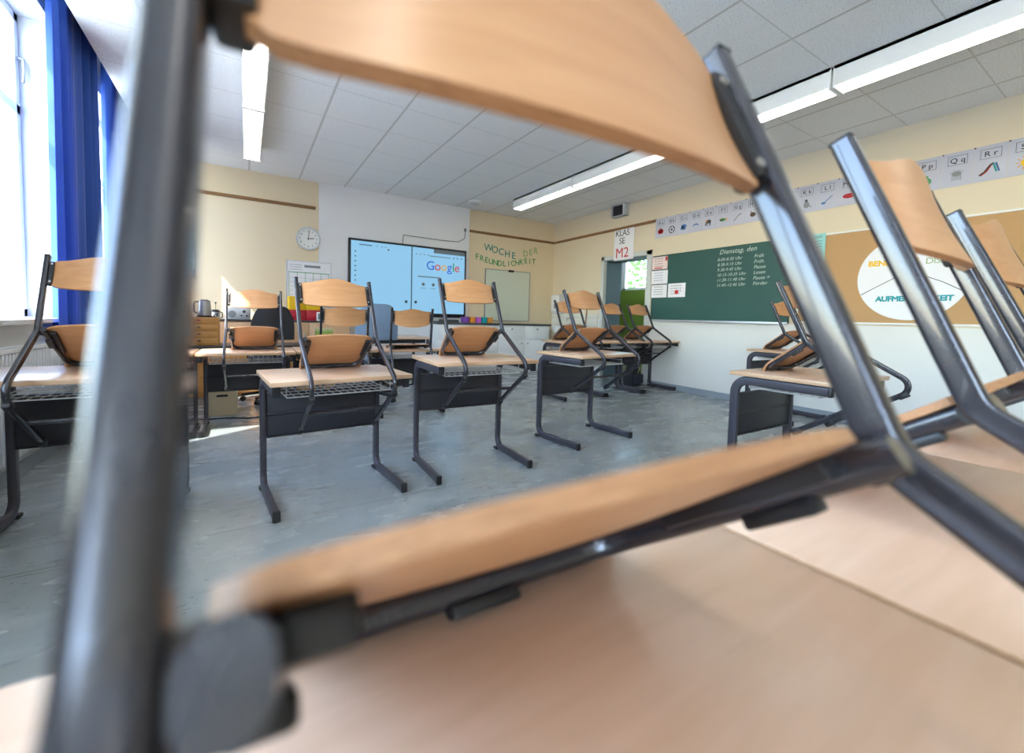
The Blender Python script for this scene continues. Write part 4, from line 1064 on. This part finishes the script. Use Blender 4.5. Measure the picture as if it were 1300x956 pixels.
swivel('office_chair', 1.26, 5.05, .72, 1.13, .46, M['fabric_blue'], 'blue-grey office chair below the left half of the screen', -.06)

# teacher's table with things on it
t = thing('teacher_table', 'plain beech table standing behind the back row, under the screen', 'table', (1.75, 5.75, 0))
obj('tabletop', Geo().box((1.10, 5.40, .695), (2.10, 6.05, .725), .004), M['top'], t)
obj('apron', Geo().box((1.16, 5.45, .64), (2.04, 5.47, .695)).box((1.16, 5.98, .64), (2.04, 6.0, .695)), M['panel'], t, False)
for x, y in ((1.13, 5.44), (2.07, 5.44), (1.13, 6.01), (2.07, 6.01)):
    obj('leg', Geo().box((x - .018, y - .018, 0), (x + .018, y + .018, .695), .004), M['desk_frame'], t)
solid('desk_phone', Geo().prism([(1.52, 5.62, .725), (1.68, 5.62, .725), (1.68, 5.62, .755), (1.52, 5.62, .775)], (0, .16, .01)).tube(fillet([(1.53, 5.66, .785), (1.53, 5.66, .80), (1.60, 5.66, .80), (1.66, 5.66, .775)], .015, 3), .013, 8), M['plastic'], 'black desk phone on the beech table under the screen', 'phone')
t = thing('plant_box', 'box with leafy green pattern on the low sideboard right end', 'box', (.87, 6.2, .595))
obj('carton', Geo().box((.78, 6.10, .595), (.98, 6.26, .77), .004), mat('leaf_pattern_card', (150, 176, 70), .6, 0, .45, 28), t)
obj('lid', Geo().box((.775, 6.095, .765), (.985, 6.265, .80), .004), mat('pale_green_lid', (196, 206, 150), .6), t)

# carton on the floor, cable
t = thing('storage_box', 'cream cardboard box with a dark handle slot on the floor behind the back row', 'box', (-.2, 5.0, 0))
obj('carton', Geo().box((-.33, 4.87, 0), (-.085, 5.22, .30), .004), M['card'], t)
obj('lid', Geo().box((-.336, 4.864, .262), (-.079, 5.226, .305), .004), M['card'], t)
obj('handle_slot', Geo().box((-.25, 4.860, .185), (-.16, 4.872, .203), .004), M['black'], t)
cp = [(-.62, 4.9, .006), (-.45, 4.80, .006), (-.30, 4.74, .006), (-.12, 4.72, .006), (.02, 4.63, .006), (.12, 4.66, .006), (.20, 4.80, .006), (.24, 5.0, .006)]
solid('floor_cable', Geo().tube(fillet(cp, .12, 5), .006, 8), M['plastic'], 'black cable lying on the floor in front of the cream box', 'cable')

# radiator and curtains by the window
t = thing('radiator', 'white ribbed radiator under the window at far left', 'radiator', (-1.08, 3.2, .14))
g = Geo(); g.box((-1.097, 1.9, .16), (-1.087, 4.32, .76)).box((-1.145, 1.9, .16), (-1.135, 4.32, .76))
for k in range(60):
    yy = 1.905 + k * .0405; g.box((-1.084, yy, .17), (-1.072, yy + .022, .75), .004, seg=1)
obj('panel', g, M['radiator'], t)
g = Geo()
for k in range(80): g.box((-1.14, 1.905 + k * .0302, .757), (-1.072, 1.915 + k * .0302, .772))
g.box((-1.078, 1.9, .752), (-1.068, 4.32, .776), .003).box((-1.147, 1.9, .752), (-1.138, 4.32, .776), .003)
obj('top_grille', g, M['radiator'], t, False)
g = Geo().tube([(-1.09, 4.28, .17), (-1.09, 4.28, .0)], .010, 8).tube([(-1.09, 1.95, .17), (-1.09, 1.95, .0)], .010, 8)
obj('pipe', g, M['radiator'], t)

def curtain(y0, y1, folds, amp, z0, z1, x, label, flat=0.0):
    n = folds * 14; vs = []; k = 12
    for j in range(k + 1):
        z = z0 + (z1 - z0) * j / k; f = 1 - .12 * (1 - j / k)
        for i in range(n + 1):
            u = i / n; y = y0 + (y1 - y0) * u + .015 * math.sin(u * 23 + j * .2)
            a = amp * (.55 + .45 * math.sin(u * 9.0 + 1)) * math.sin(2 * math.pi * folds * u + .35 * math.sin(u * 17)) 
            if u < flat: a *= (u / flat)
            vs.append((x + a * (1 + .25 * (1 - j / k)), y - .05 * (1 - j / k) * (1 - u), z))
    m = len(vs); vs += [(p[0] + .003, p[1], p[2]) for p in vs]
    fs = []
    for j in range(k):
        for i in range(n):
            q = j * (n + 1) + i
            fs += [(q, q + 1, q + n + 2, q + n + 1), (m + q, m + q + n + 1, m + q + n + 2, m + q + 1)]
    for i in range(n):
        fs += [(i, m + i, m + i + 1, i + 1)]; q = k * (n + 1) + i; fs += [(q, q + 1, m + q + 1, m + q)]
    for j in range(k):
        for i in (0, n):
            q = j * (n + 1) + i; fs.append((q, q + n + 1, m + q + n + 1, m + q))
    t = thing('curtain', label, 'curtain', (x, (y0 + y1) / 2, z0), group='blue curtains')
    obj('cloth', Geo().add(vs, fs), M['curtain'], t)
    g = Geo()
    for i in range(folds + 1): 
        yy = y0 + (y1 - y0) * i / folds; g.tube([(x, yy, z1 - .01), (x, yy, z1 + .012)], .004, 6)
    obj('hooks', g, M['white'], t)
curtain(4.06, 5.02, 8, .045, .78, 3.245, -1.07, 'blue curtain nearest the viewer hanging beside the window', .06)
curtain(5.30, 6.26, 8, .040, .78, 3.245, -1.07, 'blue curtain farther back, between the near curtain and the blurred tube')
t = solid('curtain_rail', Geo().box((-1.085, 2.7, 3.257), (-1.055, 6.9, 3.30), .003), M['white'], 'white curtain rail at the ceiling edge above the blue curtains', 'curtain rail')

# ------------------------------------------------------------------ basin corner on the right wall
t = thing('towel_dispenser', 'white paper towel dispenser on the wall beside the corner', 'dispenser', (XR, 6.80, 1.12))
obj('case', Geo().box((XR - .13, 6.68, 1.122), (XR - .0005, 6.95, 1.50), .012), M['lgrey'], t)
obj('front_cover', Geo().box((XR - .138, 6.69, 1.17), (XR - .128, 6.94, 1.49), .006), M['white_gloss'], t)
obj('slot', Geo().box((XR - .140, 6.80, 1.22), (XR - .136, 6.83, 1.40), .002), M['dgrey'], t)
t = thing('wash_basin', 'white wash basin with a tap against the tiled wall, half hidden by chairs', 'basin', (XR - .2, 6.35, .70))
g = Geo(); c = (XR - .24, 6.35, 0)
pr = [(0, .72), (.12, .72), (.20, .76), (.235, .86), (.245, .875), (.235, .875), (.19, .80), (.10, .765), (0, .76)]
obj('bowl', Geo().lathe(pr, c, 32), M['white_gloss'], t)
obj('rear_shelf', Geo().box((XR - .09, 6.12, .80), (XR - .012, 6.58, .878), .012), M['white_gloss'], t)
obj('tap', Geo().tube(fillet([(XR - .055, 6.35, .875), (XR - .055, 6.35, 1.03), (XR - .20, 6.35, 1.03), (XR - .20, 6.35, .98)], .03, 5), .012, 10).cyl((XR - .055, 6.28, .93), (XR - .055, 6.42, .93), .012, 10), M['steel'], t)
obj('drain_pipe', Geo().tube(fillet([(XR - .24, 6.35, .725), (XR - .24, 6.35, .50), (XR - .012, 6.35, .50)], .05, 5), .022, 10), M['steel'], t)
t = thing('broom', 'broom with a wooden stick leaning in the corner by the doorway', 'broom', (XR - .12, 5.96, 0))
obj('stick', Geo().cyl((XR - .14, 5.96, .07), (XR - .022, 5.97, 1.33), .0115, 12), M['trimwood'], t)
obj('head', Geo().box((XR - .19, 5.82, .055), (XR - .10, 6.10, .085), .006), M['orange_wood'], t)
obj('bristles', Geo().box((XR - .185, 5.825, .0), (XR - .105, 6.095, .06), .008), M['dgrey'], t)

# black bag under the desk by the right wall
t = thing('school_bag', 'black bag with pale cords on the floor under the desk beside the doorway', 'bag', (5.17, 4.62, 0))
g = Geo(); n, m = 22, 14; vs = []; rg = random.Random(3)
for i in range(m + 1):
    b = i / m; z = .36 * b; w = .16 * (1 - .45 * b ** 2) * (.86 + .14 * math.sin(b * 3.1)); 
    for j in range(n):
        a = 2 * math.pi * j / n; q = 1 + .07 * math.sin(3 * a + b * 6) + .04 * math.sin(7 * a - b * 5)
        cc, ss = math.cos(a), math.sin(a); sq = (abs(cc) ** 4 + abs(ss) ** 4) ** -.25
        vs.append((5.17 + w * q * cc * sq * .9, 4.62 + .105 * (1 - .4 * b ** 2) * q * ss * sq, z))
fs = [tuple(range(n - 1, -1, -1)), tuple(range(m * n, m * n + n))]
for i in range(m):
    for j in range(n): fs.append((i * n + j, i * n + (j + 1) % n, (i + 1) * n + (j + 1) % n, (i + 1) * n + j))
obj('body', g.add(vs, fs), mat('black_nylon', (30, 32, 38), .6, 0, .2, 30), t)
obj('front_pocket', Geo().box((5.07, 4.485, .04), (5.27, 4.53, .19), .02, seg=3), mat('dark_blue_nylon', (36, 42, 56), .6), t)
g = Geo()
for a, b, c in ((5.12, 5.16, 5.09), (5.20, 5.15, 5.24), (5.16, 5.22, 5.19)): g.tube(fillet([(a, 4.52, .345), (b, 4.48, .27), (c, 4.475, .20), (a + .02, 4.478, .22)], .03, 4), .004, 6)
obj('cords', g, mat('pale_cord', (176, 176, 120), .7), t)

# tree outside the corridor window
t = thing('tree', 'leafy green tree outside the corridor window beyond the doorway', 'tree', (10.9, 9.2, -1.0))
obj('trunk', Geo().cyl((10.9, 9.2, -1.0), (10.85, 9.15, 2.2), .14, 12, .08).cyl((10.85, 9.15, 2.0), (10.4, 8.7, 3.0), .05, 8, .02).cyl((10.85, 9.15, 2.0), (11.3, 9.6, 3.2), .05, 8, .02), M['bark'], t)
g = Geo(); rg = random.Random(11)
for i in range(2600):
    while True:
        p = Vector((rg.uniform(-1, 1), rg.uniform(-1, 1), rg.uniform(-1, 1)))
        if .35 < p.length < 1: break
    p = Vector((10.9 + p.x * 1.7, 9.2 + p.y * 1.9, 2.6 + p.z * 1.6))
    a = Vector((rg.uniform(-1, 1), rg.uniform(-1, 1), rg.uniform(-1, 1))).normalized(); b = a.orthogonal().normalized(); s = rg.uniform(.07, .13)
    g.add([p - a * s, p + b * s * .5, p + a * s, p - b * s * .5], [(0, 1, 2, 3)])
obj('foliage', g, M['leaf'], t, False)
struct('ground', Geo().box((-30, -30, -1.2), (40, 40, -1.0)), mat('outside_ground', (214, 214, 208), .9), label='pale ground outside the building')

# ------------------------------------------------------------------ light, sky, camera
sun = bpy.data.lights.new('sun', 'SUN'); sun.energy = 17.0; sun.angle = R(0.6); sun.color = (1.0, 0.95, 0.86)
so = bpy.data.objects.new('sun', sun); COL.objects.link(so)
so.rotation_euler = Vector((1.0, 0.61, -1.33)).to_track_quat('-Z', 'Y').to_euler(); so.location = (-6, -3, 8)
w = bpy.data.worlds.new('sky'); SC.world = w; w.use_nodes = True; nt = w.node_tree
bg = nt.nodes['Background']; sk = nt.nodes.new('ShaderNodeTexSky'); sk.sky_type = 'NISHITA'; sk.sun_disc = False
sk.sun_elevation = R(48); sk.sun_rotation = R(240); sk.air_density = 1.2; sk.dust_density = 1.0
tint = nt.nodes.new('ShaderNodeMix'); tint.data_type = 'RGBA'; tint.blend_type = 'MULTIPLY'; tint.inputs['Factor'].default_value = 1.0
tint.inputs['B'].default_value = (0.92, 0.97, 1.05, 1)
nt.links.new(sk.outputs['Color'], tint.inputs['A']); nt.links.new(tint.outputs['Result'], bg.inputs['Color']); bg.inputs['Strength'].default_value = 2.9

cam = bpy.data.cameras.new('camera'); co = bpy.data.objects.new('camera', cam); COL.objects.link(co); SC.camera = co
yaw, pit, rol = 0.56022611, -0.05526444, 0.02697277
f = Vector((math.sin(yaw) * math.cos(pit), math.cos(yaw) * math.cos(pit), math.sin(pit)))
r = Vector((math.cos(yaw), -math.sin(yaw), 0)); u = r.cross(f)
c, s = math.cos(rol), math.sin(rol); r2 = r * c + u * s; u2 = u * c - r * s
mtx = Matrix.Identity(4)
for i in range(3): mtx[i][0] = r2[i]; mtx[i][1] = u2[i]; mtx[i][2] = -f[i]
mtx[2][3] = 1.016
co.matrix_world = mtx
cam.sensor_fit = 'HORIZONTAL'; cam.sensor_width = 36.0; cam.lens = 537.4 / 1300 * 36.0
cam.shift_y = -45.0 / 1300; cam.clip_start = 0.01; cam.clip_end = 200
cam.dof.use_dof = True; cam.dof.focus_distance = 2.6; cam.dof.aperture_fstop = 2.8
vs = SC.view_settings; vs.view_transform = 'Standard'; vs.look = 'None'; vs.gamma = 1.0; vs.use_curve_mapping = False; vs.exposure = 0.09
